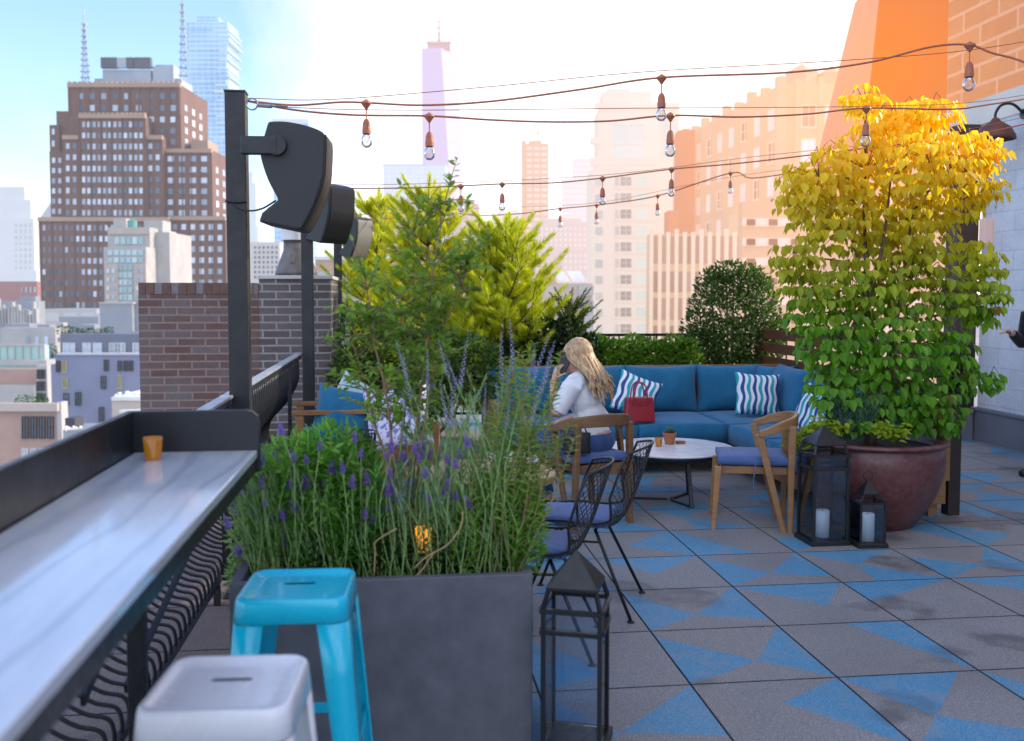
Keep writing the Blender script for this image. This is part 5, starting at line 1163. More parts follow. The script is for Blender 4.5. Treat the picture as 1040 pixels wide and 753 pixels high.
wb('cream_band', CREAM, -.012, .36, -4, 5.9, 3.351, 3.62); wb('cream_band', CREAM, -.012, .36, 8.55, WEND + .70, 3.351, 3.62); wb('upper_wall', UPB, -.004, 3.6, -4, 5.9, 3.621, 10); wb('upper_wall', UPB, -.004, 3.6, 8.55, WEND + .72, 3.621, 7.6)
wb('rear_wall', PAINT, .361, 3.6, -4, WEND - .01, -.5, 3.29)
c = G(WLAT - .001, 9.35, 0)
def wallthing(name, lab, cat, px, py, group=None):
    d = ray(px, py); A = Vector((0, 0, CAMH)); nrm = Vector((CA, SA, 0)); t_ = (WLAT - A.dot(nrm)) / d.dot(nrm); return thing(name, lab, cat, A + d * t_, GA, group)
t = wallthing('wall_sconce', 'slim grey up-down light on the white painted wall', 'wall light', 1006, 235); MB().lohi((-.10, -.05, -.13), (-.0, .05, .13)).build('body', GREYC, t, bevel=.01); MB().lohi((-.06, -.03, -.15), (-.03, .03, -.131)).build('lens', WHB, t)
t = wallthing('barn_lamp', 'dark dome barn lamp on a curved arm at the right edge', 'wall light', 1040, 121)
MB().tube(catmull([(0, 0, .05), (-.12, 0, .14), (-.24, 0, .13), (-.30, 0, .05), (-.30, 0, -.02)], 6), .014, 7).build('gooseneck', BLACK, t, smooth=True)
MB().lathe([(.03, .0), (.05, -.03), (.14, -.09), (.185, -.17), (.19, -.21), (.18, -.21), (.13, -.1), (.02, -.04)], 26, (-.30, 0, 0), cap=False).build('dome_shade', M_plain('bronze_enamel', (.10, .035, .02), (.14, .05, .03), .5), t, smooth=True)
MB().lathe([(.05, 0), (.05, .03)], 16, (-.015, 0, .05), Matrix.Rotation(R(90), 3, 'Y')).build('wall_plate', BLACK, t)
c = onz(978, 443); la, de = ungrid(c)
t = gthing('door_frame', 'tall dark brown timber doorway post at the end of the white wall', 'door frame', WLAT - .13, WEND + .15)
BRNP = M_wood('brown_pilaster', (.085, .05, .038), (.055, .033, .026), .6)
MB().lohi((-.12, -.11, 0), (.12, .11, 3.349)).build('post', BRNP, t, bevel=.004); MB().lohi((-.06, -.135, .36), (.10, -.112, 1.02)).build('door_panel', BLACK, t); MB().lohi((-.14, -.2, .30), (.06, -.1125, .34)).build('threshold', M_plain('worn_yellow_edge', (.30, .22, .08), (.22, .17, .09), .8, 0, 8), t)
MB().lohi((-.14, -.19, 0), (.06, -.1128, .299)).build('step', BASEB, t, bevel=.004)
# rear terrace railing
c = at(676, 341, 11.6); rl = gthing('rear_railing', 'plain black bar railing along the far terrace edge behind the hedge', 'railing', 1.6, 11.6)
MB().lohi((-2.7, -.02, c.z - .02), (4.2, .02, c.z + .015)).build('handrail', BLACK, rl); MB().lohi((-2.7, -.012, .1), (4.2, .012, .13)).build('bottom_rail', BLACK, rl)
bb = MB().lohi((-.008, -.008, .131), (.008, .008, c.z - .021)).build('baluster', BLACK, rl); bb.location = (-2.6, 0, 0)
for k in range(1, 57): o = bb.copy(); COL.objects.link(o); o.parent = rl; o.location = (-2.6 + k * .12, 0, 0)
for x in (-2.7, -1, .7, 2.4, 4.17): MB().lohi((x, -.021, 0), (x + .04, .021, c.z - .0205)).build('railing_post', BLACK, rl)
# ------------------------------------------------------------------ plants
rv = random.Random(11)
def rvec(k=1.0): return Vector((rv.uniform(-k, k), rv.uniform(-k, k), rv.uniform(-k, k)))
# --- leafy tree in the glazed pot
DOGL = M_leaf('broad_green_leaf', (.10, .29, .02), (.25, .52, .04), .48, (1.5, 1.35, .35), .38, zgrad=(.85, 2.15, (.80, .56, .015), (.97, .72, .04)), warm=((.20, .11, .03), .985))  # gold towards the top: warm flare glow painted into the leaf colour
BARK = M_plain('grey_brown_bark', (.10, .07, .05), (.17, .12, .09), .9, 0, 18, .4)
tb = Vector((POT.x, POT.y, .55)); dt = thing('leafy_tree', 'multi-stemmed tree with drooping broad leaves, warm glow painted gold at the top, in glazed pot', 'tree', tb)
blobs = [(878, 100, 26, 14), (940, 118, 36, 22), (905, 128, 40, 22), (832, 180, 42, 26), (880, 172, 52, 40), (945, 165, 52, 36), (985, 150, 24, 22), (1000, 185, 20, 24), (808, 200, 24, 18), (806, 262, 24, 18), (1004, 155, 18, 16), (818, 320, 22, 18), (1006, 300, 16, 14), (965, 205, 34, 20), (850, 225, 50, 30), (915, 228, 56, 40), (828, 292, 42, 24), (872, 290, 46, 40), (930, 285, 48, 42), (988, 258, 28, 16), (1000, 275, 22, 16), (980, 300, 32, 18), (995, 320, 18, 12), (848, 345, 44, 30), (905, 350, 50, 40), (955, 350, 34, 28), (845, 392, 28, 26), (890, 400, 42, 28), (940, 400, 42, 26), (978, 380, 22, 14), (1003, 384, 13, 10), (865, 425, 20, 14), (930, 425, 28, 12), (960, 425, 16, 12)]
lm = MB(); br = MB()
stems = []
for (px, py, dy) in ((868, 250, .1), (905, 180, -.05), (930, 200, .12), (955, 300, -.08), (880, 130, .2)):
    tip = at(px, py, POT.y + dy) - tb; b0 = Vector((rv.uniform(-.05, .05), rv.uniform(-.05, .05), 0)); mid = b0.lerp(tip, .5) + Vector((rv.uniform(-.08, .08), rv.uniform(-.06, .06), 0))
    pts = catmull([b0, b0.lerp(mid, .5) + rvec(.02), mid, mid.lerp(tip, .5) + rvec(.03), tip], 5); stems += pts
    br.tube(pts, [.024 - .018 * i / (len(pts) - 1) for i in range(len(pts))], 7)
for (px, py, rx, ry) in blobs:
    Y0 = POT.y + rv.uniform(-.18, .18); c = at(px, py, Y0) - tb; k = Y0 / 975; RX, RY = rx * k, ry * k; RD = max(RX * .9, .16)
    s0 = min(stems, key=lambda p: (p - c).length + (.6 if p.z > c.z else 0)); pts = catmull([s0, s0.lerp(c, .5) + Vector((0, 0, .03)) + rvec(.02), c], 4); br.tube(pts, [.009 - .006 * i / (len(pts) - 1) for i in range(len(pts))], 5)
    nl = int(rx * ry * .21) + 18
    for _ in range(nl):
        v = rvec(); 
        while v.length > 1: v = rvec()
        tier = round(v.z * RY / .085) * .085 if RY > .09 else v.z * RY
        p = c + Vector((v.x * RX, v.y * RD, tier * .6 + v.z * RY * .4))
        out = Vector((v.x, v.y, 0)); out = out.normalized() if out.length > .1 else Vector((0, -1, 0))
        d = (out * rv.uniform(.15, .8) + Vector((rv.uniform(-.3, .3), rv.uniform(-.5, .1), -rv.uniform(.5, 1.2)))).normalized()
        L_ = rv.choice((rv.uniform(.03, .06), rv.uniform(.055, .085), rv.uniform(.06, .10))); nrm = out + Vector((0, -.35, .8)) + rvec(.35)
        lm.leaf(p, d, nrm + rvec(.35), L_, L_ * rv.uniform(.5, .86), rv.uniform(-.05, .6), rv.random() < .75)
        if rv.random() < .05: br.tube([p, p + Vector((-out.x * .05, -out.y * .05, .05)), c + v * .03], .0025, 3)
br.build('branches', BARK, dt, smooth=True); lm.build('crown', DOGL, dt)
# --- what grows under it
CHL = M_leaf('chartreuse_leaf', (.24, .36, .015), (.46, .52, .03), .35); SAGE = M_leaf('grey_green_leaf', (.045, .11, .075), (.09, .18, .12), .2, (1, 1.2, .8))
def vine(lab, pts, seed):
    r_ = random.Random(seed); c0 = Vector(pts[0]); t = thing('trailing_vine', lab, 'plant', c0, 0, 'chartreuse vines in the glazed pot'); mb = MB(); st = MB()
    for p in pts:
        for _ in range(46):
            q = Vector(p) - c0 + Vector((r_.gauss(0, .042), r_.gauss(0, .04), r_.gauss(.008, .018))); d = Vector((r_.uniform(-1, 1), r_.uniform(-1.2, .5), r_.uniform(-.5, .6)))
            mb.leaf(q, d, Vector((0, -.5, 1)), r_.uniform(.03, .055), r_.uniform(.025, .04), .2, True)
        st.tube([(0, 0, -.02), (Vector(p) - c0) * .5 + Vector((0, 0, .02)), Vector(p) - c0], .003, 4)
    st.build('stems', SAGE, t); mb.build('leaves', CHL, t)
vine('yellow-green vine spilling over the left rim of the glazed pot', [at(840, 438, 6.25), at(826, 437, 6.3), at(818, 443, 6.3), at(850, 436, 6.25), at(834, 432, 6.3), at(813, 452, 6.28), at(813, 462, 6.28)], 3)
vine('yellow-green vine tuft in the middle front of the glazed pot', [at(902, 440, 6.15), at(893, 438, 6.2), at(912, 440, 6.2)], 4)
def spiky(name, lab, cat, base, n, h, spread, mat, lw=.006, ll=.05, seed=1, lean=(0, 0), group=None):
    r_ = random.Random(seed); t = thing(name, lab, cat, base, 0, group); mb = MB()
    for _ in range(n):
        a = r_.random() * 6.283; s = spread * r_.random() ** .5; b0 = Vector((math.cos(a) * s * .5, math.sin(a) * s * .35, 0)); tip = Vector((math.cos(a) * s + lean[0], math.sin(a) * s * .7 + lean[1], h * r_.uniform(.6, 1.05)))
        for q in range(14):
            f = .2 + .8 * q / 13; p = b0.lerp(tip, f); aa = r_.random() * 6.283; d = Vector((math.cos(aa) * .6, math.sin(aa) * .6, .9)); mb.leaf2(p, d, Vector((math.sin(aa), -math.cos(aa), .2)), ll * r_.uniform(.7, 1.2), lw)
        mb.tube([b0, b0.lerp(tip, .5) + Vector((0, 0, .01)), tip], .0018, 3)
    mb.build('foliage', mat, t); return t
spiky('rosemary_bush', 'blue-green spiky bush rising behind the yellow vines in the pot', 'plant', at(862, 446, 6.35), 120, .29, .20, SAGE, .006, .055, 8)

# --- hedges and bushes behind the sofa
def leafbush(name, lab, cat, blobs_, Y, mat, L_, dens, seed, group=None, W=.55):
    r_ = random.Random(seed); cx = sum(b[0] for b in blobs_) / len(blobs_); c = at(cx, 300, Y); root = Vector((c.x, Y, .0)); t = thing(name, lab, cat, root, 0, group); mb = MB(); st = MB()
    for (px, py, rx, ry) in blobs_:
        q = at(px, py, Y) - root; k = Y / 975; rad = (rx * k, max(rx * k * .8, .12), ry * k); n = int(rx * ry * dens)
        bush(mb, q, rad, n, L_, r_, W=W); st.tube([(0, 0, 0), (q.x * .7, 0, q.z * .5), q], [.025, .015, .008], 5)
    st.build('stems', BARK, t); mb.build('foliage', mat, t); return t
HEDL = M_leaf('hedge_leaf', (.09, .22, .015), (.26, .42, .04), .4); OLVL = M_leaf('olive_green_leaf', (.045, .10, .016), (.12, .20, .035), .35); JUNL = M_leaf('juniper_needle', (.012, .040, .010), (.04, .08, .02), .2)
leafbush('boxwood_hedge', 'bright green clipped hedge behind the sofa back, left of round bush', 'hedge', [(605 + k * 13, 358 + 3 * (k % 3), 15, 17) for k in range(8)] + [(612 + k * 17, 375, 18, 26) for k in range(6)], 9.95, HEDL, .055, 1.6, 5)
leafbush('round_bush', 'large rounded dark green bush behind the sofa corner', 'bush', [(745, 320, 46, 46), (728, 350, 34, 26), (772, 345, 26, 30), (745, 290, 30, 24), (712, 338, 20, 26), (752, 352, 44, 28), (782, 330, 14, 20), (722, 292, 16, 18), (760, 284, 20, 14), (704, 352, 12, 16), (768, 300, 20, 22), (738, 276, 14, 10), (748, 385, 44, 24)], 10.4, OLVL, .05, 1.15, 6)
# --- pines
def pine(name, lab, px, ytop, Y, width, mats, seed, zlow=.25, nwh=11, group='sunlit yellow-green pines', ndl=.105, per=60):
    r_ = random.Random(seed); c = at(px, 300, Y); top = at(px, ytop, Y).z; t = thing(name, lab, 'tree', (c.x, Y, 0), 0, group); tr_ = MB(); nd = MB()
    tr_.tube([(0, 0, 0), (.02, 0, top * .5), (0, 0, top - .12)], [.05, .03, .009], 7)
    def shoot(p, d, L_):
        d = d.normalized(); e = p + d * L_; tr_.tube([p, e], .004, 3); o1 = d.orthogonal().normalized(); o2 = d.cross(o1)
        for q in range(per):
            f = (q + .5) / per; a = q * 2.4; s_ = o1 * math.cos(a) + o2 * math.sin(a); b0 = p + d * L_ * (f * .95 + .05)
            dd = (d * (.75 + .9 * f) + s_ * (.85 - .35 * f)).normalized(); nd.leaf2(b0, dd, s_, ndl * r_.uniform(.75, 1.1), .012)
    shoot(Vector((0, 0, top - .34)), Vector((.04, 0, 1)), .30)
    for k in range(nwh):
        f = k / (nwh - 1); z = zlow + (top - .3 - zlow) * (1 - f) if False else zlow + (top - .28 - zlow) * (1 - f)
        ln = width * (.22 + .78 * f ** .75) * (1.0 if f < .8 else .9); nb_ = 5 + int(3 * f)
        for q in range(nb_):
            a = 6.283 * q / nb_ + k * 1.3 + r_.uniform(-.3, .3); up = .62 - .35 * f; l2 = ln * r_.uniform(.75, 1.1)
            d = Vector((math.cos(a), math.sin(a), up)); p0 = Vector((0, 0, z)); mid = p0 + d * l2 * .55; tip = p0 + d * l2 + Vector((0, 0, l2 * .18))
            pts = catmull([p0, mid, tip], 4); tr_.tube(pts, [.014 - .010 * i / (len(pts) - 1) for i in range(len(pts))], 4)
            shoot(tip, d + Vector((0, 0, r_.uniform(.2, .8))), r_.uniform(.16, .28))
            m_ = int(3 + l2 * 13)
            for j in range(m_):
                ff = .22 + .74 * j / max(m_ - 1, 1); pp = pts[min(int(ff * (len(pts) - 1)), len(pts) - 1)]
                sd = Vector((-math.sin(a), math.cos(a), 0)) * (1 if j % 2 else -1); shoot(pp, d * .6 + sd * r_.uniform(.5, 1) + Vector((0, 0, r_.uniform(.3, .8))), r_.uniform(.12, .20))
    tr_.build('trunk', BARK, t, smooth=True); nd.build('needles', mats, t); return t
PIN = M_leaf('yellow_green_needle', (.56, .62, .025), (.92, .88, .08), .45, (1.1, 1.1, .4)); PIN2 = M_leaf('lime_needle', (.50, .60, .025), (.88, .86, .08), .45, (1.1, 1.1, .4)); PIND = M_leaf('dark_pine_needle', (.045, .085, .02), (.16, .20, .04), .3)
pine('pine_tree', 'left yellow-green pine, thin leader beside the farthest loudspeaker', 381, 201, 13.0, .95, PIN, 1)
pine('pine_tree', 'tallest yellow-green pine in front of the lavender skyscraper', 434, 190, 10.8, .80, PIN, 2, nwh=13)
pine('pine_tree', 'broad yellow-green pine, right one of the three', 512, 222, 10.2, .82, PIN2, 3, nwh=13)
pine('dwarf_pine', 'small dark pine with upright candles left of the hedge', 580, 291, 10.0, .22, PIND, 4, zlow=.7, nwh=6, group=None, per=30, ndl=.06)
leafbush('juniper_bush', 'dark juniper mound under the pines left of blonde woman', 'bush', [(548, 350, 24, 26), (575, 352, 22, 28), (530, 365, 26, 24), (560, 375, 30, 30), (505, 372, 26, 24), (595, 360, 16, 20)], 9.9, JUNL, .06, 1.5, 9)
leafbush('shrub', 'mid-green shrub behind the lounge cushions at the foot of the pines', 'shrub', [(370, 350, 26, 40), (400, 370, 34, 40), (440, 370, 34, 36), (480, 375, 30, 34), (360, 390, 26, 34), (420, 400, 40, 30)], 8.6, OLVL, .06, .9, 10)

# --- foreground planter: things that grow in it
GRN = M_leaf('bright_green_leaf', (.06, .24, .02), (.15, .44, .04), .38, (1.2, 1.4, .4)); GRN2 = M_leaf('fresh_green_leaf', (.12, .30, .03), (.26, .48, .07), .38); LAVF = M_leaf('lavender_leaf', (.18, .30, .12), (.32, .46, .22), .25, (1, 1.2, .7)); STEMG = M_plain('green_stem', (.16, .28, .07), (.24, .36, .11), .7, 0, 20)
PUR = M_leaf('purple_flower', (.26, .14, .50), (.42, .28, .72), .25, (1.2, 1, 1.3)); PAV = M_leaf('pale_violet_flower', (.42, .40, .62), (.60, .57, .76), .3, (1.1, 1, 1.2))
TWIG = M_plain('brown_twig', (.20, .12, .07), (.30, .19, .12), .85, 0, 20); DTWIG = M_plain('dry_twig', (.34, .22, .11), (.42, .28, .15), .85, 0, 20)
def soilpt(px, fy): return None
def xl(px, Y): return at(px, 600, Y)
def stem_base(px, Y, r_):
    p = at(px, 500, Y); a, b = ungrid(p); a = min(max(a, pla - PW + .06), pla - .06); b = min(max(b, pde + .05), pde + PD - .05); return G(a, b, PLZ - .05)
def spike_mesh(L_, w_, n, seed, mat, name='flower_spike'):
    r_ = random.Random(seed); mb = MB()
    for q in range(n):
        f = q / n; a = q * 2.4; rr2 = w_ * (1 - .55 * f) ; p = Vector((math.cos(a) * rr2 * .3, math.sin(a) * rr2 * .3, f * L_)); d = Vector((math.cos(a), math.sin(a), .8)); mb.leaf2(p, d, Vector((0, 0, 1)), rr2 * 1.5, rr2 * 1.1)
    return mb
_spk = {}
def put_spike(t, kind, p, d, sc=1.0):
    if kind not in _spk:
        mb = spike_mesh(.04, .0105, 34, 1, PUR) if kind == 'lav' else spike_mesh(.15, .0075, 60, 2, PAV)
        o = mb.build('flower_spike', PUR if kind == 'lav' else PAV, t); _spk[kind] = o
    else:
        o = _spk[kind].copy(); COL.objects.link(o); o.parent = t
    o.location = p; o.rotation_euler = Vector(d).to_track_quat('Z', 'Y').to_euler(); o.scale = (sc, sc, sc)
def region_plant(name, lab, cat, regs, n, mode, mat, seed, flowers=None, fprob=0, lean=0, group=None, Yr=(3.27, 3.56), bw=14, LL=.055, LW=.013, start=.15, npl=22, stem=.0018, wild=.02):
    r_ = random.Random(seed); wsum = sum((x1 - x0) * (y1 - y0) for x0, x1, y0, y1 in regs); cx = sum((a + b) / 2 for a, b, _, _ in regs) / len(regs)
    root = stem_base(cx, (Yr[0] + Yr[1]) / 2, r_); t = thing(name, lab, cat, root, 0, group); st = MB(); lf = MB()
    for (x0, x1, y0, y1) in regs:
        m_ = max(3, int(n * (x1 - x0) * (y1 - y0) / wsum))
        for _ in range(m_):
            Y = r_.uniform(*Yr); px = r_.uniform(x0, x1); py = y0 + (y1 - y0) * r_.random(); tip = at(px, py, Y) - root; b0 = stem_base(px + lean + r_.uniform(-bw, bw), Y, r_) - root
            mid = b0.lerp(tip, .55); mid = Vector((b0.x * .65 + tip.x * .35, b0.y * .5 + tip.y * .5, mid.z)) + Vector((r_.uniform(-wild, wild), r_.uniform(-wild, wild) * .6, 0))
            pts = catmull([b0, mid, tip], 6); st.tube(pts, stem, 3); H = (tip - b0).length; k = max(4, int(npl * H / .4))
            for q in range(k):
                f = start + (1 - start) * (q + r_.random()) / k; i = min(int(f * (len(pts) - 1)), len(pts) - 2); p = pts[i].lerp(pts[i + 1], f * (len(pts) - 1) - i); up = (pts[i + 1] - pts[i]).normalized(); a = q * 2.2 + r_.uniform(-.4, .4); s_ = Vector((math.cos(a), math.sin(a), 0))
                if mode == 'lance': d = up * .75 + s_ * .75; l_ = LL * (1.05 - .45 * f) * r_.uniform(.75, 1.2)
                elif mode == 'needle': d = up * .9 + s_ * .6; l_ = LL * r_.uniform(.6, 1.1)
                elif mode == 'sparse': d = up * .4 + s_ * .8; l_ = LL * r_.uniform(.6, 1.2)
                else: d = up + s_ * .35; l_ = LL * r_.uniform(.7, 1.2)
                (lf.leaf if mode in ('lance', 'sparse') else lf.leaf2)(p, d, Vector((s_.x * -.5, s_.y * -.5, 1)), l_, LW * l_ / LL)
            if flowers and r_.random() < fprob: put_spike(t, flowers, tip, pts[-1] - pts[-2] + Vector((0, 0, .02)), r_.uniform(.75, 1.25))
    st.build('stems', STEMG if mode != 'sparse' else TWIG, t); lf.build('leaves', mat, t); return t
GRP = 'plants in the concrete planter'
region_plant('lavender_plant', 'purple flowering lavender leaning left out of the planter by the counter', 'plant', [(222, 262, 455, 560), (240, 300, 450, 580), (232, 256, 560, 640), (240, 330, 500, 600)], 190, 'needle', LAVF, 21, 'lav', .30, lean=22, group=GRP, LL=.05, LW=.005, npl=44)
region_plant('lavender_plant', 'purple flowering lavender in the middle of the planter', 'plant', [(385, 480, 455, 540), (360, 420, 468, 540), (430, 490, 470, 510)], 76, 'needle', LAVF, 22, 'lav', .34, group=GRP, LL=.05, LW=.005, npl=40, wild=.07, bw=40)
region_plant('milkweed_plant', 'bright green clump of leafy stems at left centre of the planter', 'plant', [(268, 330, 435, 520), (320, 388, 428, 520), (275, 390, 500, 570)], 140, 'lance', GRN, 23, group=GRP, LL=.066, LW=.019, npl=32, bw=22, wild=.04)
region_plant('milkweed_plant', 'bright green clump of leafy stems at the right end of the planter', 'plant', [(455, 505, 472, 540), (495, 548, 488, 550), (470, 552, 505, 575)], 120, 'lance', GRN2, 24, group=GRP, LL=.066, LW=.017, npl=30, bw=24, wild=.05)
region_plant('ground_cover_plant', 'low dark leafy growth along the planter front', 'plant', [(380, 470, 520, 572), (300, 400, 540, 580), (460, 530, 540, 578), (250, 330, 540, 590)], 150, 'lance', LFD, 25, group=GRP, LL=.05, LW=.022, npl=40, Yr=(3.27, 3.5))
region_plant('ornamental_grass', 'fine pale green upright grass at right of the planter', 'plant', [(425, 510, 405, 480), (440, 555, 455, 510)], 45, 'grass', GRN2, 26, group=GRP, LL=.06, LW=.004, npl=16, stem=.0011, wild=.09)
region_plant('lavender_plant', 'scattered purple lavender heads along the planter front', 'plant', [(230, 300, 440, 550), (300, 400, 450, 550), (400, 480, 455, 520)], 62, 'needle', LAVF, 41, 'lav', .95, lean=10, group=GRP, LL=.04, LW=.005, npl=18, Yr=(3.24, 3.32), wild=.05)
region_plant('russian_sage', 'tall airy pale violet flower spires rising from the planter', 'plant', [(405, 480, 385, 450), (440, 555, 372, 440), (500, 560, 400, 450)], 64, 'needle', LAVF, 27, 'sage', .62, group=GRP, LL=.034, LW=.008, npl=20, bw=30, wild=.10)
region_plant('willow_shrub', 'twiggy yellow-green small-leaved shrub overlapping the blonde woman', 'shrub', [(500, 575, 350, 440), (512, 548, 338, 400), (520, 590, 385, 470)], 34, 'sparse', M_leaf('willow_leaf', (.22, .36, .05), (.42, .54, .12), .45), 28, group=GRP, LL=.036, LW=.015, npl=30, bw=35, start=.3, wild=.07)
# sapling with brown stems
SAPL = M_leaf('sapling_leaf', (.17, .33, .04), (.36, .54, .10), .5, (1.3, 1.4, .4)); rs = random.Random(31); root = stem_base(410, 3.5, rs); t = thing('sapling_tree', 'thin brown stemmed sapling with small green leaves in front of the pines', 'tree', root, 0); br = MB(); lm = MB(); nodes = []
for (bx, mx, my, tx, ty) in ((400, 392, 400, 372, 285), (405, 415, 380, 420, 235), (418, 432, 360, 452, 205), (425, 445, 350, 478, 262), (395, 380, 430, 352, 330), (420, 425, 420, 405, 300)):
    Y = rs.uniform(3.42, 3.6); b0 = stem_base(bx, 3.5, rs) - root; pts = catmull([b0, at(bx, 480, Y) - root, at(mx, my, Y) - root, at((mx + tx) / 2 + rs.uniform(-4, 4), (my + ty) / 2, Y) - root, at(tx, ty, Y) - root], 6)
    br.tube(pts, [.0075 - .006 * i / (len(pts) - 1) for i in range(len(pts))], 6); nodes += pts[9:]
for _ in range(210):
    p = rs.choice(nodes); d = Vector((rs.uniform(-1, 1), rs.uniform(-.7, .7), rs.uniform(-.1, .9))).normalized(); L_ = rs.uniform(.06, .20); e = p + d * L_; br.tube([p, p.lerp(e, .5) + Vector((0, 0, .008)), e], [.0025, .002, .001], 4)
    for q in range(int(5 + L_ * 55)):
        f = .2 + .8 * rs.random(); b0 = p.lerp(e, f); dd = (d * .5 + Vector((rs.uniform(-1, 1), rs.uniform(-1, 1), rs.uniform(-.6, .7)))); l_ = rs.uniform(.022, .042); lm.leaf(b0, dd, Vector((rs.uniform(-.5, .5), -.4, 1)), l_, l_ * .55, .2)
br.build('trunk', TWIG, t, smooth=True); lm.build('crown', SAPL, t)
# dry twigs and the glowing votive among the plants
HERB = M_leaf('herb_leaf', (.12, .31, .04), (.30, .54, .09), .4, (1.2, 1.4, .5)); HERB2 = M_leaf('pale_herb_leaf', (.19, .33, .11), (.36, .52, .20), .35, (1.1, 1.3, .6))
def herb(lab, bl, mat, seed, L_=.045, dens=.36, Y=3.42):
    r_ = random.Random(seed); root = stem_base(sum(b[0] for b in bl) / len(bl), Y, r_); t = thing('herb_clump', lab, 'plant', root, 0, GRP); mb = MB(); st = MB()
    for (px, py, rx, ry) in bl:
        q = at(px, py, Y + r_.uniform(-.04, .06)) - root; k = Y / 975; bush(mb, q, (rx * k, min(rx * k, .13), ry * k), int(rx * ry * dens), L_, r_, W=.34); st.tube([(0, 0, 0), (q.x * .8, q.y * .5, q.z * .5), q], .003, 4)
    st.build('stems', STEMG, t); mb.build('leaves', mat, t)
herb('rounded light green herb clump at the left of the planter, behind the stool', [(300, 480, 34, 34), (338, 462, 30, 30), (275, 510, 26, 34), (330, 510, 40, 34), (365, 490, 26, 34)], HERB, 51)
herb('grey-green herb clump spilling over the left planter edge by the counter', [(256, 545, 22, 34), (250, 585, 16, 34), (285, 555, 30, 28), (268, 520, 20, 26)], HERB2, 52, .04, .42)
herb('light green herb clump in the front middle of the planter', [(400, 545, 30, 30), (440, 560, 26, 20), (375, 560, 24, 22), (470, 535, 24, 30)], HERB2, 53, .04, .36)
herb('lush green herb clump filling the right corner of the planter', [(500, 520, 28, 32), (528, 530, 24, 34), (485, 555, 24, 22), (530, 560, 20, 18)], HERB, 54)
t = thing('dry_branch', 'bare tan twig curving over the planter front near the amber light', 'branch', stem_base(425, 3.3, rs)); r0 = t.location
q = MB()
for pts in ([(420, 578), (433, 566), (455, 553), (468, 535), (470, 520)], [(440, 562), (428, 580), (418, 588)], [(380, 586), (381, 560), (382, 550), (403, 537)]): q.tube(catmull([at(x, y, 3.24) - r0 for x, y in pts], 5), .003, 5)
q.build('twig', DTWIG, t, smooth=True)
c = at(430, 566, 3.3); t = votive('glowing amber votive half hidden among the planter foliage', (c.x, c.y, PLZ - .05), .03, .085, AMBERLIT); t.scale = (1, 1, 1)
c = at(430, 543, 3.37); t.location = (c.x, c.y, c.z - .06); MBs = MB().lathe([(.006, 0), (.006, max(.02, c.z - .06 - (PLZ - .05)))], 8, (0, 0, -(c.z - .06 - (PLZ - .05)))).build('stake', BLACK, t)
c = onz(362, 452, .80); t = thing('plant_basket', 'dark wire basket stand glimpsed between leaves and blue cushion', 'basket', (at(362, 440, 4.4).x, 4.4, 0)); zt = at(362, 439, 4.4).z; w_ = 40 * 4.4 / 975 / 2; q = MB()
for z in (zt, zt - .05, zt - .10): q.tube([(w_ * math.cos(R(a)), w_ * math.sin(R(a)), z) for a in range(0, 360, 20)], .004, 5, closed=True)
for a in range(0, 360, 30): q.tube([(w_ * math.cos(R(a)), w_ * math.sin(R(a)), zt), (w_ * .85 * math.cos(R(a)), w_ * .85 * math.sin(R(a)), zt - .14)], .003, 4)
q.build('basket', BLACK, t)
for a in (30, 150, 270): MB().tube([(w_ * .85 * math.cos(R(a)), w_ * .85 * math.sin(R(a)), zt - .14), (w_ * math.cos(R(a)), w_ * math.sin(R(a)), 0)], .008, 6).build('leg', BLACK, t)
MB().lathe([(.01, zt - .16), (w_ * .7, zt - .15), (w_ * .78, zt - .02)], 20, cap=False).build('pot', POSTM, t)
# ------------------------------------------------------------------ string lights
CORD = M_plain('flare_tint_cord', (.36, .11, .055), (.44, .14, .07), .6, 0, 8); SOCK = M_plain('flare_tint_socket', (.36, .11, .05), (.45, .14, .065), .5, 0, 12, .05)  # warm flare tint put into the cord and socket colour
BULBG = M_glass('bulb_glass', (.93, .90, .92), .16, .04); FIL = M_plain('filament', (.6, .45, .25), None, .5)
def strand(lab, pts, bulbs, r=.0055, sc=1.0, guide=None, steady=None):
    P3 = [at(x, y, Y) for x, y, Y in pts]; root = P3[0]; t = thing('string_light', lab, 'string lights', root, 0, 'festoon string lights over the terrace')
    cur = catmull([p - root for p in P3], 10); MB().tube(cur, r, 6).build('cable', CORD, t, smooth=True)
    if guide:
        g3 = [at(x, y, Y) - root for x, y, Y in guide]; MB().tube(catmull(g3, 8), .0022, 4).build('guide_wire', CORD, t, smooth=True)
    for bx in bulbs:
        best = min(cur, key=lambda p: abs(PX0 + FPX * (p + root).x / ((p + root).y * math.cos(PITCH) - ((p + root).z - CAMH) * math.sin(PITCH)) - bx))
        s = sc; sk = MB().lathe([(.004, .018), (.012, .012), (.026, .004), (.028, -.004), (.014, -.022), (.006, -.034)], 12).lathe([(.003, -.034), (.003, -.085)], 6).lathe([(.004, -.082), (.012, -.088), (.019, -.105), (.0225, -.14), (.0225, -.160), (.014, -.163)], 14)
        sk.v = [tuple(Vector(v) * s) for v in sk.v]; so2 = sk.build('bulb_socket', SOCK, t, smooth=False, loc=best)
        gb = MB().lathe([(.013, -.160), (.022, -.170), (.029, -.186), (.031, -.200), (.027, -.217), (.016, -.229), (.001, -.233)], 18, cap=False); gb.v = [tuple(Vector(v) * s) for v in gb.v]; gb.build('glass_bulb', BULBG, so2, smooth=True)
        fb = MB().tube([(-.006, 0, -.165), (-.008, 0, -.195), (0, 0, -.205), (.008, 0, -.195), (.006, 0, -.165)], .0012, 4); fb.v = [tuple(Vector(v) * s) for v in fb.v]; fb.build('filament', FIL, so2)
    return t
A1 = (252, 103, 4.88)
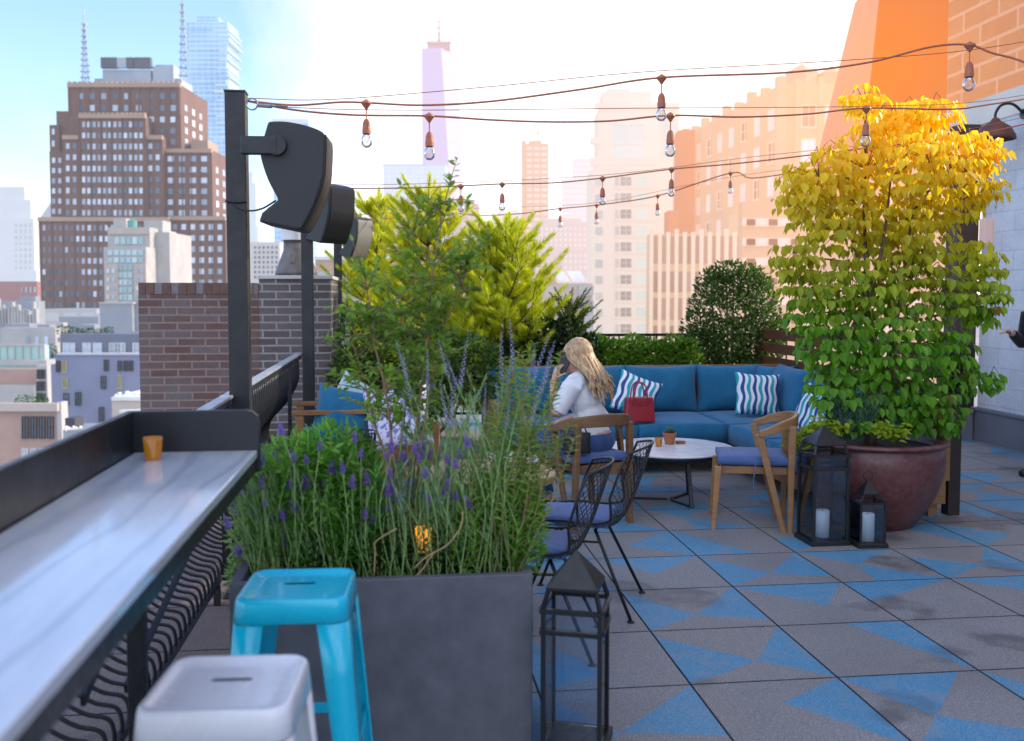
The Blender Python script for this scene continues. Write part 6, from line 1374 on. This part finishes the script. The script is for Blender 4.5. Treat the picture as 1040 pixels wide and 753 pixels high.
strand('upper string of bulbs from the nearest post to top right', [A1, (300, 107, 4.95), (345, 104, 5.0), (372, 104.5, 5.05), (430, 107, 5.1), (500, 103, 5.15), (590, 91, 5.2), (672, 79, 5.25), (797, 74, 5.2), (880, 64, 5.1), (945, 48, 5.0), (985, 46, 4.95), (1020, 57, 4.9), (1120, 70, 4.8), (1330, 20, 6.0)], [372, 672, 985], guide=[(252, 100, 4.88), (340, 101, 5.0), (500, 88, 5.3), (657, 73, 5.5), (880, 60, 5.6), (1020, 46, 5.8), (1200, 10, 6.3)])
strand('second string of bulbs sagging just below the upper string', [A1, (300, 112, 4.95), (360, 117, 5.05), (436, 118, 5.15), (500, 122, 5.25), (560, 124, 5.35), (620, 123, 5.45), (681, 117.5, 5.5), (752, 119, 5.6), (820, 116, 5.7), (880, 110, 5.8), (966, 111, 5.9), (1020, 104, 6.0), (1240, 70, 6.6)], [436, 681, 880], guide=[(260, 108, 4.88), (400, 112, 5.2), (657, 110, 5.7), (880, 108, 6.1), (1020, 100, 6.4), (1220, 60, 6.8)])
strand('third string of bulbs running from the second post across the pines', [(318, 190, 8.55), (360, 191.5, 8.6), (420, 191, 8.6), (468, 189, 8.6), (510, 187, 8.5), (560, 186, 8.4), (612, 181, 8.3), (682, 172, 8.2), (760, 165, 8.0), (885, 150, 7.8), (960, 141, 7.6), (1020, 131, 7.5), (1190, 90, 7.2)], [468, 510, 612, 682, 885], r=.006, guide=[(318, 187, 8.55), (420, 187, 8.6), (612, 178, 8.4), (760, 160, 8.2), (960, 136, 7.8), (1190, 82, 7.4)])
strand('lowest and farthest string of small bulbs behind the pines', [(348, 222, 12.3), (400, 222, 12.2), (460, 217, 12), (487, 219, 12), (530, 217, 11.9), (569, 212, 11.8), (606, 208.5, 11.6), (668, 199, 11.2), (742, 176, 10.9), (765, 181, 10.8), (830, 172, 10.6), (930, 160, 10.2)], [460, 487, 569, 606, 669, 742], r=.007, guide=[(348, 219, 12.3), (480, 212, 12.1), (606, 206, 11.8), (742, 180, 11.0), (930, 156, 10.2)])
HOOK = M_plain('steel_hook', (.18, .18, .19), (.26, .26, .27), .35, .8, 20)
c = at(258, 106, 4.85); t = thing('wire_turnbuckle', 'steel turnbuckle and hook tying the cables to the nearest post', 'turnbuckle', c)
MB().tube([(.028 * math.cos(R(a)) - .01, 0, .028 * math.sin(R(a))) for a in range(0, 360, 20)], .004, 6, closed=True).build('ring', HOOK, t, smooth=True)
MB().tube([(.02, 0, -.005), (.09, -.01, -.012)], .011, 8).tube([(.09, -.01, -.012), (.17, -.01, -.014)], .006, 6).build('barrel', HOOK, t)

# ------------------------------------------------------------------ people
SKIN = M_plain('skin', (.56, .30, .21), (.62, .35, .26), .5, 0, 6); SHIRT = M_fabric('white_shirt_cotton', (.78, .78, .83), (.86, .86, .90)); JEANS = M_fabric('blue_denim', (.035, .075, .20), (.06, .11, .27))
m, nt, out = new_mat('blonde_hair'); v = objco(nt, (30, 30, 3)); nz = noise(nt, v, 2.5, 5, .6); finish(nt, out, ramp(nt, nz, [(.3, (.20, .11, .05)), (.5, (.42, .26, .13)), (.72, (.66, .46, .26))]), .45, 0, nz, .4, .004, sheen=.2); HAIR = m
def hand(mb, wrist, d, palm_n, s=1.0, curl=.5, thumb=1):
    """palm and five fingers; d towards the fingertips, palm_n out of the palm"""
    d = Vector(d).normalized(); n = Vector(palm_n); n = (n - d * n.dot(d)).normalized(); sd = d.cross(n)
    w = Vector(wrist); mb.tube([w, w + d * .03 * s, w + d * .075 * s], [.024 * s, .030 * s, .030 * s], 8, flat=.6)
    for k, (o, L_) in enumerate(((-.026, .062), (-.009, .075), (.009, .070), (.025, .055))):
        p = w + d * .075 * s + sd * o * s; d1 = (d + n * curl * .5).normalized(); d2 = (d + n * curl * 1.6).normalized(); q1 = p + d1 * L_ * .45 * s; q2 = q1 + d2 * L_ * .35 * s; d3 = (d * .3 + n * curl * 1.8).normalized() if curl > .2 else d2; q3 = q2 + d3 * L_ * .22 * s
        mb.tube([p - d * .02 * s, p, q1, q2, q3], [.0095 * s, .0095 * s, .009 * s, .008 * s, .006 * s], 6)
    p = w + d * .025 * s - sd * .026 * s * thumb; mb.tube([p, p + (d * .7 - sd * thumb * .6 + n * .3) * .035 * s, p + (d * .9 - sd * thumb * .5 + n * .7) * .065 * s], [.012 * s, .0105 * s, .008 * s], 6)
def face(mb, c, f, l, up, s=1.0):
    """skull, jaw, nose, ears at c; f forward"""
    Mx = Matrix((f, l, up)).transposed()
    mb.ell(c + up * .012 * s, (.098 * s, .077 * s, .104 * s), Mx); mb.ell(c + f * .035 * s - up * .052 * s, (.062 * s, .056 * s, .066 * s), Mx); mb.ell(c + f * .075 * s - up * .095 * s, (.026 * s, .03 * s, .022 * s), Mx)
    mb.tube([c + f * .092 * s + up * .015 * s, c + f * .108 * s - up * .012 * s, c + f * .118 * s - up * .032 * s, c + f * .096 * s - up * .042 * s], [.010 * s, .012 * s, .014 * s, .009 * s], 8)
    for k in (-1, 1): mb.ell(c + l * .076 * s * k - up * .012 * s - f * .005 * s, (.02 * s, .011 * s, .032 * s), Mx); mb.ell(c + f * .082 * s + l * .03 * s * k + up * .022 * s, (.014 * s, .022 * s, .008 * s), Mx)
    mb.ell(c + f * .098 * s - up * .066 * s, (.010 * s, .024 * s, .007 * s), Mx); mb.ell(c + f * .095 * s - up * .078 * s, (.011 * s, .021 * s, .008 * s), Mx)
def facial(c, f, l, up, root, s=1.0):
    e = MB(); Mx = Matrix((f, l, up)).transposed()
    for k in (-1, 1): e.ell(c + f * .088 * s + l * .031 * s * k + up * .006 * s, (.009 * s, .013 * s, .007 * s), Mx, 10, 6)
    e.build('eyes', M_plain('eye', (.10, .07, .05), (.16, .11, .08), .2), root, smooth=True)
    MB().ell(c + f * .106 * s - up * .071 * s, (.006 * s, .022 * s, .007 * s), Mx, 10, 6).build('lips', M_plain('lips', (.45, .13, .12), None, .4), root, smooth=True)
X, Yv, Z = Vector((1, 0, 0)), Vector((0, 1, 0)), Vector((0, 0, 1))
wd = R(152); wp = Vector((CH1.x + .06, CH1.y + .0, 0)); wt = thing('person', 'blonde woman in white shirt and jeans seated in the wooden armchair, phone at her ear', 'person', wp, wd)
fh = Vector((.97, .18, -.16)).normalized(); lh = Z.cross(fh).normalized(); uh = fh.cross(lh); HC = Vector((.125, .01, 1.13))
b = MB()
b.ell((0, 0, .57), (.135, .165, .10)).ell((.035, 0, .70), (.10, .13, .12)).ell((.075, 0, .86), (.105, .15, .14)).tube([(.08, -.165, .955), (.09, 0, .985), (.08, .165, .955)], [.05, .055, .05], 10)
b.tube([(.09, 0, .97), (.12, 0, 1.03), HC - uh * .02 - fh * .02], [.055, .046, .047], 10); face(b, HC, fh, lh, uh)
for s in (1, -1):
    b.tube(catmull([(.0, s * .085, .55), (.22, s * .105, .555), (.43, s * .115, .54)], 4), [.092 - .03 * i / 8 for i in range(9)], 10); b.tube(catmull([(.43, s * .115, .545), (.45, s * .118, .32), (.40, s * .12, .085)], 4), [.06 - .026 * i / 8 for i in range(9)], 10)
    b.tube([(.37, s * .12, .05), (.45, s * .125, .045), (.53, s * .13, .032), (.57, s * .13, .03)], [.036, .036, .034, .022], 8)
    # arms
EL, WL = Vector((.17, .25, .745)), Vector((.245, .13, .965)); ER, WR = Vector((.12, -.235, .71)), Vector((.33, -.10, .64))
for sh, el, wr in ((Vector((.085, .175, .945)), EL, WL), (Vector((.085, -.175, .945)), ER, WR)):
    b.tube([sh, sh.lerp(el, .5), el], [.05, .043, .037], 10); b.tube([el, el.lerp(wr, .4), wr], [.037, .036, .024], 10)
hand(b, WL, (-.25, -.25, 1), (-.5, -.85, 0), 1.0, .45, 1); hand(b, WR, (1, .35, -.25), (0, .2, -1), 1.0, .35, -1)
b.build('body', SKIN, wt, smooth=True, remesh=.0085, smooth_it=3); facial(HC, fh, lh, uh, wt)
s_ = MB()
s_.ell((.01, 0, .60), (.122, .160, .10)).ell((.03, 0, .70), (.112, .140, .13)).ell((.065, 0, .85), (.116, .160, .15)).tube([(.075, -.17, .955), (.085, 0, .98), (.075, .17, .955)], [.066, .066, .066], 12)
for sh, el, wr in ((Vector((.08, .175, .945)), EL, WL), (Vector((.08, -.175, .945)), ER, WR)): s_.tube([sh, sh.lerp(el, .3), sh.lerp(el, .62), sh.lerp(el, .86)], [.072, .068, .064, .060], 12); s_.tube([sh.lerp(el, .84), sh.lerp(el, .90)], [.064, .063], 12)
s_.tube([(.085, 0, .985), (.105, 0, 1.02)], [.066, .058], 12)
for k in range(7): s_.tube([(.03 + .1 * math.cos(k), .15 * math.sin(k * 1.7), .60 + .03 * k), (.05 + .06 * math.cos(k + 1), .16 * math.sin(k * 1.7 + .3), .70 + .035 * k)], .014, 6)
s_.build('shirt', SHIRT, wt, smooth=True, remesh=.011, smooth_it=4)
j = MB(); j.ell((0, 0, .555), (.148, .178, .105))
for s in (1, -1):
    j.tube(catmull([(.0, s * .085, .555), (.22, s * .105, .56), (.44, s * .115, .545)], 4), [.100 - .027 * i / 8 for i in range(9)], 12); j.tube(catmull([(.43, s * .115, .555), (.455, s * .118, .32), (.405, s * .12, .12)], 4), [.073 - .024 * i / 8 for i in range(9)], 12)
j.build('jeans', JEANS, wt, smooth=True, remesh=.011, smooth_it=4)
for s in (1, -1):
    MB().tube([(.36, s * .12, .052), (.45, s * .125, .048), (.54, s * .13, .036), (.585, s * .13, .034)], [.044, .044, .041, .026], 10).build('shoe', BLACK, wt, smooth=True)
h = MB(); Mh = Matrix((fh, lh, uh)).transposed(); h.ell(HC - fh * .022 + uh * .022, (.102, .092, .108), Mh); h.ell(HC - fh * .06 - uh * .05, (.075, .088, .11), Mh)
rh = random.Random(6)
for k in range(84):
    a = R(rh.uniform(60, 300)); o = fh * math.cos(a) + lh * math.sin(a); s0 = HC + uh * rh.uniform(.06, .115) + o * .03; p1 = HC + o * .092 + uh * rh.uniform(-.01, .03); back = max(0, -math.cos(a))
    ez = rh.uniform(.80, .95) if back > .25 else rh.uniform(.90, 1.0); end = Vector((-.06 - .06 * back + rh.uniform(-.02, .03), .13 * math.sin(a) + rh.uniform(-.03, .03), ez)); p2 = Vector((-.03 - .03 * back, .115 * math.sin(a), 1.0)) + rvec(.015)
    pts = catmull([s0, p1, p2, end.lerp(p2, .4) + rvec(.012), end], 4); n_ = len(pts); h.tube(pts, [.004 + .009 * math.sin(math.pi * min(1, (i + 2) / n_)) ** .7 for i in range(n_)], 6, flat=.7)
h.build('hair', HAIR, wt, smooth=True)
# phone held at her ear
ph = wt.matrix_basis if False else Matrix.Translation(wp) @ Matrix.Rotation(wd, 4, 'Z')
pp = ph @ Vector((.185, .085, 1.085)); o = MB().box((0, 0, 0), (.072, .009, .145)).build('smartphone', BLACKGLOSS, None, bevel=.004); o.location = pp; o.rotation_euler = (R(8), R(-22), wd + R(12)); tag(o, 'dark smartphone held against the blonde woman\'s ear', 'phone')
BAGB = M_plain('black_leather', (.012, .012, .014), (.02, .02, .022), .4, 0, 20, .1)
c = onz(586, 470, .50); t = thing('shoulder_bag', 'small black bag on the armchair seat behind the blonde woman', 'bag', (CH1.x - .07, CH1.y - .27, .505), R(20)); q = MB().cushion((0, 0, .07), (.17, .14, .09), Matrix.Rotation(R(90), 3, 'X'), .5, .6, .04, seed=5); q.build('bag_body', BAGB, t, smooth=True); MB().tube(catmull([(-.07, 0, .13), (-.04, 0, .19), (.04, 0, .19), (.07, 0, .13)], 5), .005, 5).build('strap', BAGB, t, smooth=True)

# passer-by at the right edge
pm = onz(1062, 480); mt = thing('person', 'person in dark clothes walking along the white wall at right picture edge', 'person', (pm.x, pm.y, 0), R(200))
DARKC = M_fabric('black_cloth', (.016, .016, .02), (.026, .026, .03)); hc = Vector((.05, 0, 1.60)); f0, l0 = X, Yv
b = MB(); b.ell((0, 0, .95), (.12, .16, .11)).ell((.01, 0, 1.10), (.105, .145, .14)).ell((.02, 0, 1.30), (.12, .175, .16)).tube([(.02, -.19, 1.41), (.02, 0, 1.44), (.02, .19, 1.41)], [.055, .06, .055], 10).tube([(.02, 0, 1.42), (.035, 0, 1.50), (.045, 0, 1.56)], [.06, .052, .052], 10); face(b, hc, f0, l0, Z, 1.0)
LEG = []
for s, kn, an, toe in ((1, (.16, .10, .50), (.20, .10, .09), (.40, .11, .035)), (-1, (-.02, -.10, .49), (-.26, -.10, .13), (-.08, -.11, .04))):
    LEG.append((Vector((0, s * .09, .92)), Vector(kn), Vector(an), Vector(toe)))
ARM = [(Vector((.02, .20, 1.40)), Vector((-.10, .25, 1.13)), Vector((.10, .24, .96))), (Vector((.02, -.20, 1.40)), Vector((.02, -.26, 1.12)), Vector((.20, -.22, 1.22)))]
for hp, kn, an, toe in LEG: b.tube([hp, hp.lerp(kn, .5), kn], [.092, .08, .06], 10).tube([kn, kn.lerp(an, .4), an], [.06, .056, .038], 10).tube([an - Z * .03, an.lerp(toe, .6) - Z * .02, toe], [.04, .038, .026], 8)
for sh, el, wr in ARM: b.tube([sh, sh.lerp(el, .5), el], [.054, .047, .04], 10).tube([el, el.lerp(wr, .4), wr], [.041, .038, .027], 10)
hand(b, ARM[0][2], (.6, 0, -.8), (0, -1, 0), 1.05, .4, 1); hand(b, ARM[1][2], (1, .1, .2), (0, .3, -1), 1.05, .6, -1)
b.build('body', SKIN, mt, smooth=True, remesh=.009, smooth_it=3); facial(hc, f0, l0, Z, mt)
s_ = MB(); s_.ell((0, 0, .98), (.14, .178, .10)).ell((.01, 0, 1.10), (.125, .165, .15)).ell((.02, 0, 1.30), (.138, .192, .17)).tube([(.02, -.19, 1.41), (.02, 0, 1.44), (.02, .19, 1.41)], [.072, .074, .072], 12)
for sh, el, wr in ARM: s_.tube([sh, sh.lerp(el, .5), el], [.07, .062, .055], 12).tube([el, el.lerp(wr, .4), el.lerp(wr, .9)], [.055, .052, .042], 12)
s_.build('jacket', DARKC, mt, smooth=True, remesh=.012, smooth_it=4)
s_ = MB(); s_.ell((0, 0, .94), (.135, .172, .115))
for hp, kn, an, toe in LEG: s_.tube([hp, hp.lerp(kn, .5), kn], [.104, .092, .074], 12).tube([kn, kn.lerp(an, .4), an + Z * .02], [.074, .068, .054], 12)
s_.build('trousers', DARKC, mt, smooth=True, remesh=.012, smooth_it=4)
for hp, kn, an, toe in LEG: MB().tube([an - Z * .045 - (toe - an) * .12, an.lerp(toe, .5) - Z * .02, toe + (toe - an) * .02], [.046, .044, .03], 10).build('shoe', BLACK, mt, smooth=True)
s_ = MB(); s_.ell(hc - X * .018 + Z * .03, (.104, .086, .098)); s_.ell(hc - X * .05 - Z * .02, (.065, .082, .08)); s_.build('hair', M_plain('dark_hair', (.02, .014, .01), (.04, .028, .02), .5, 0, 40, .3), mt, smooth=True)
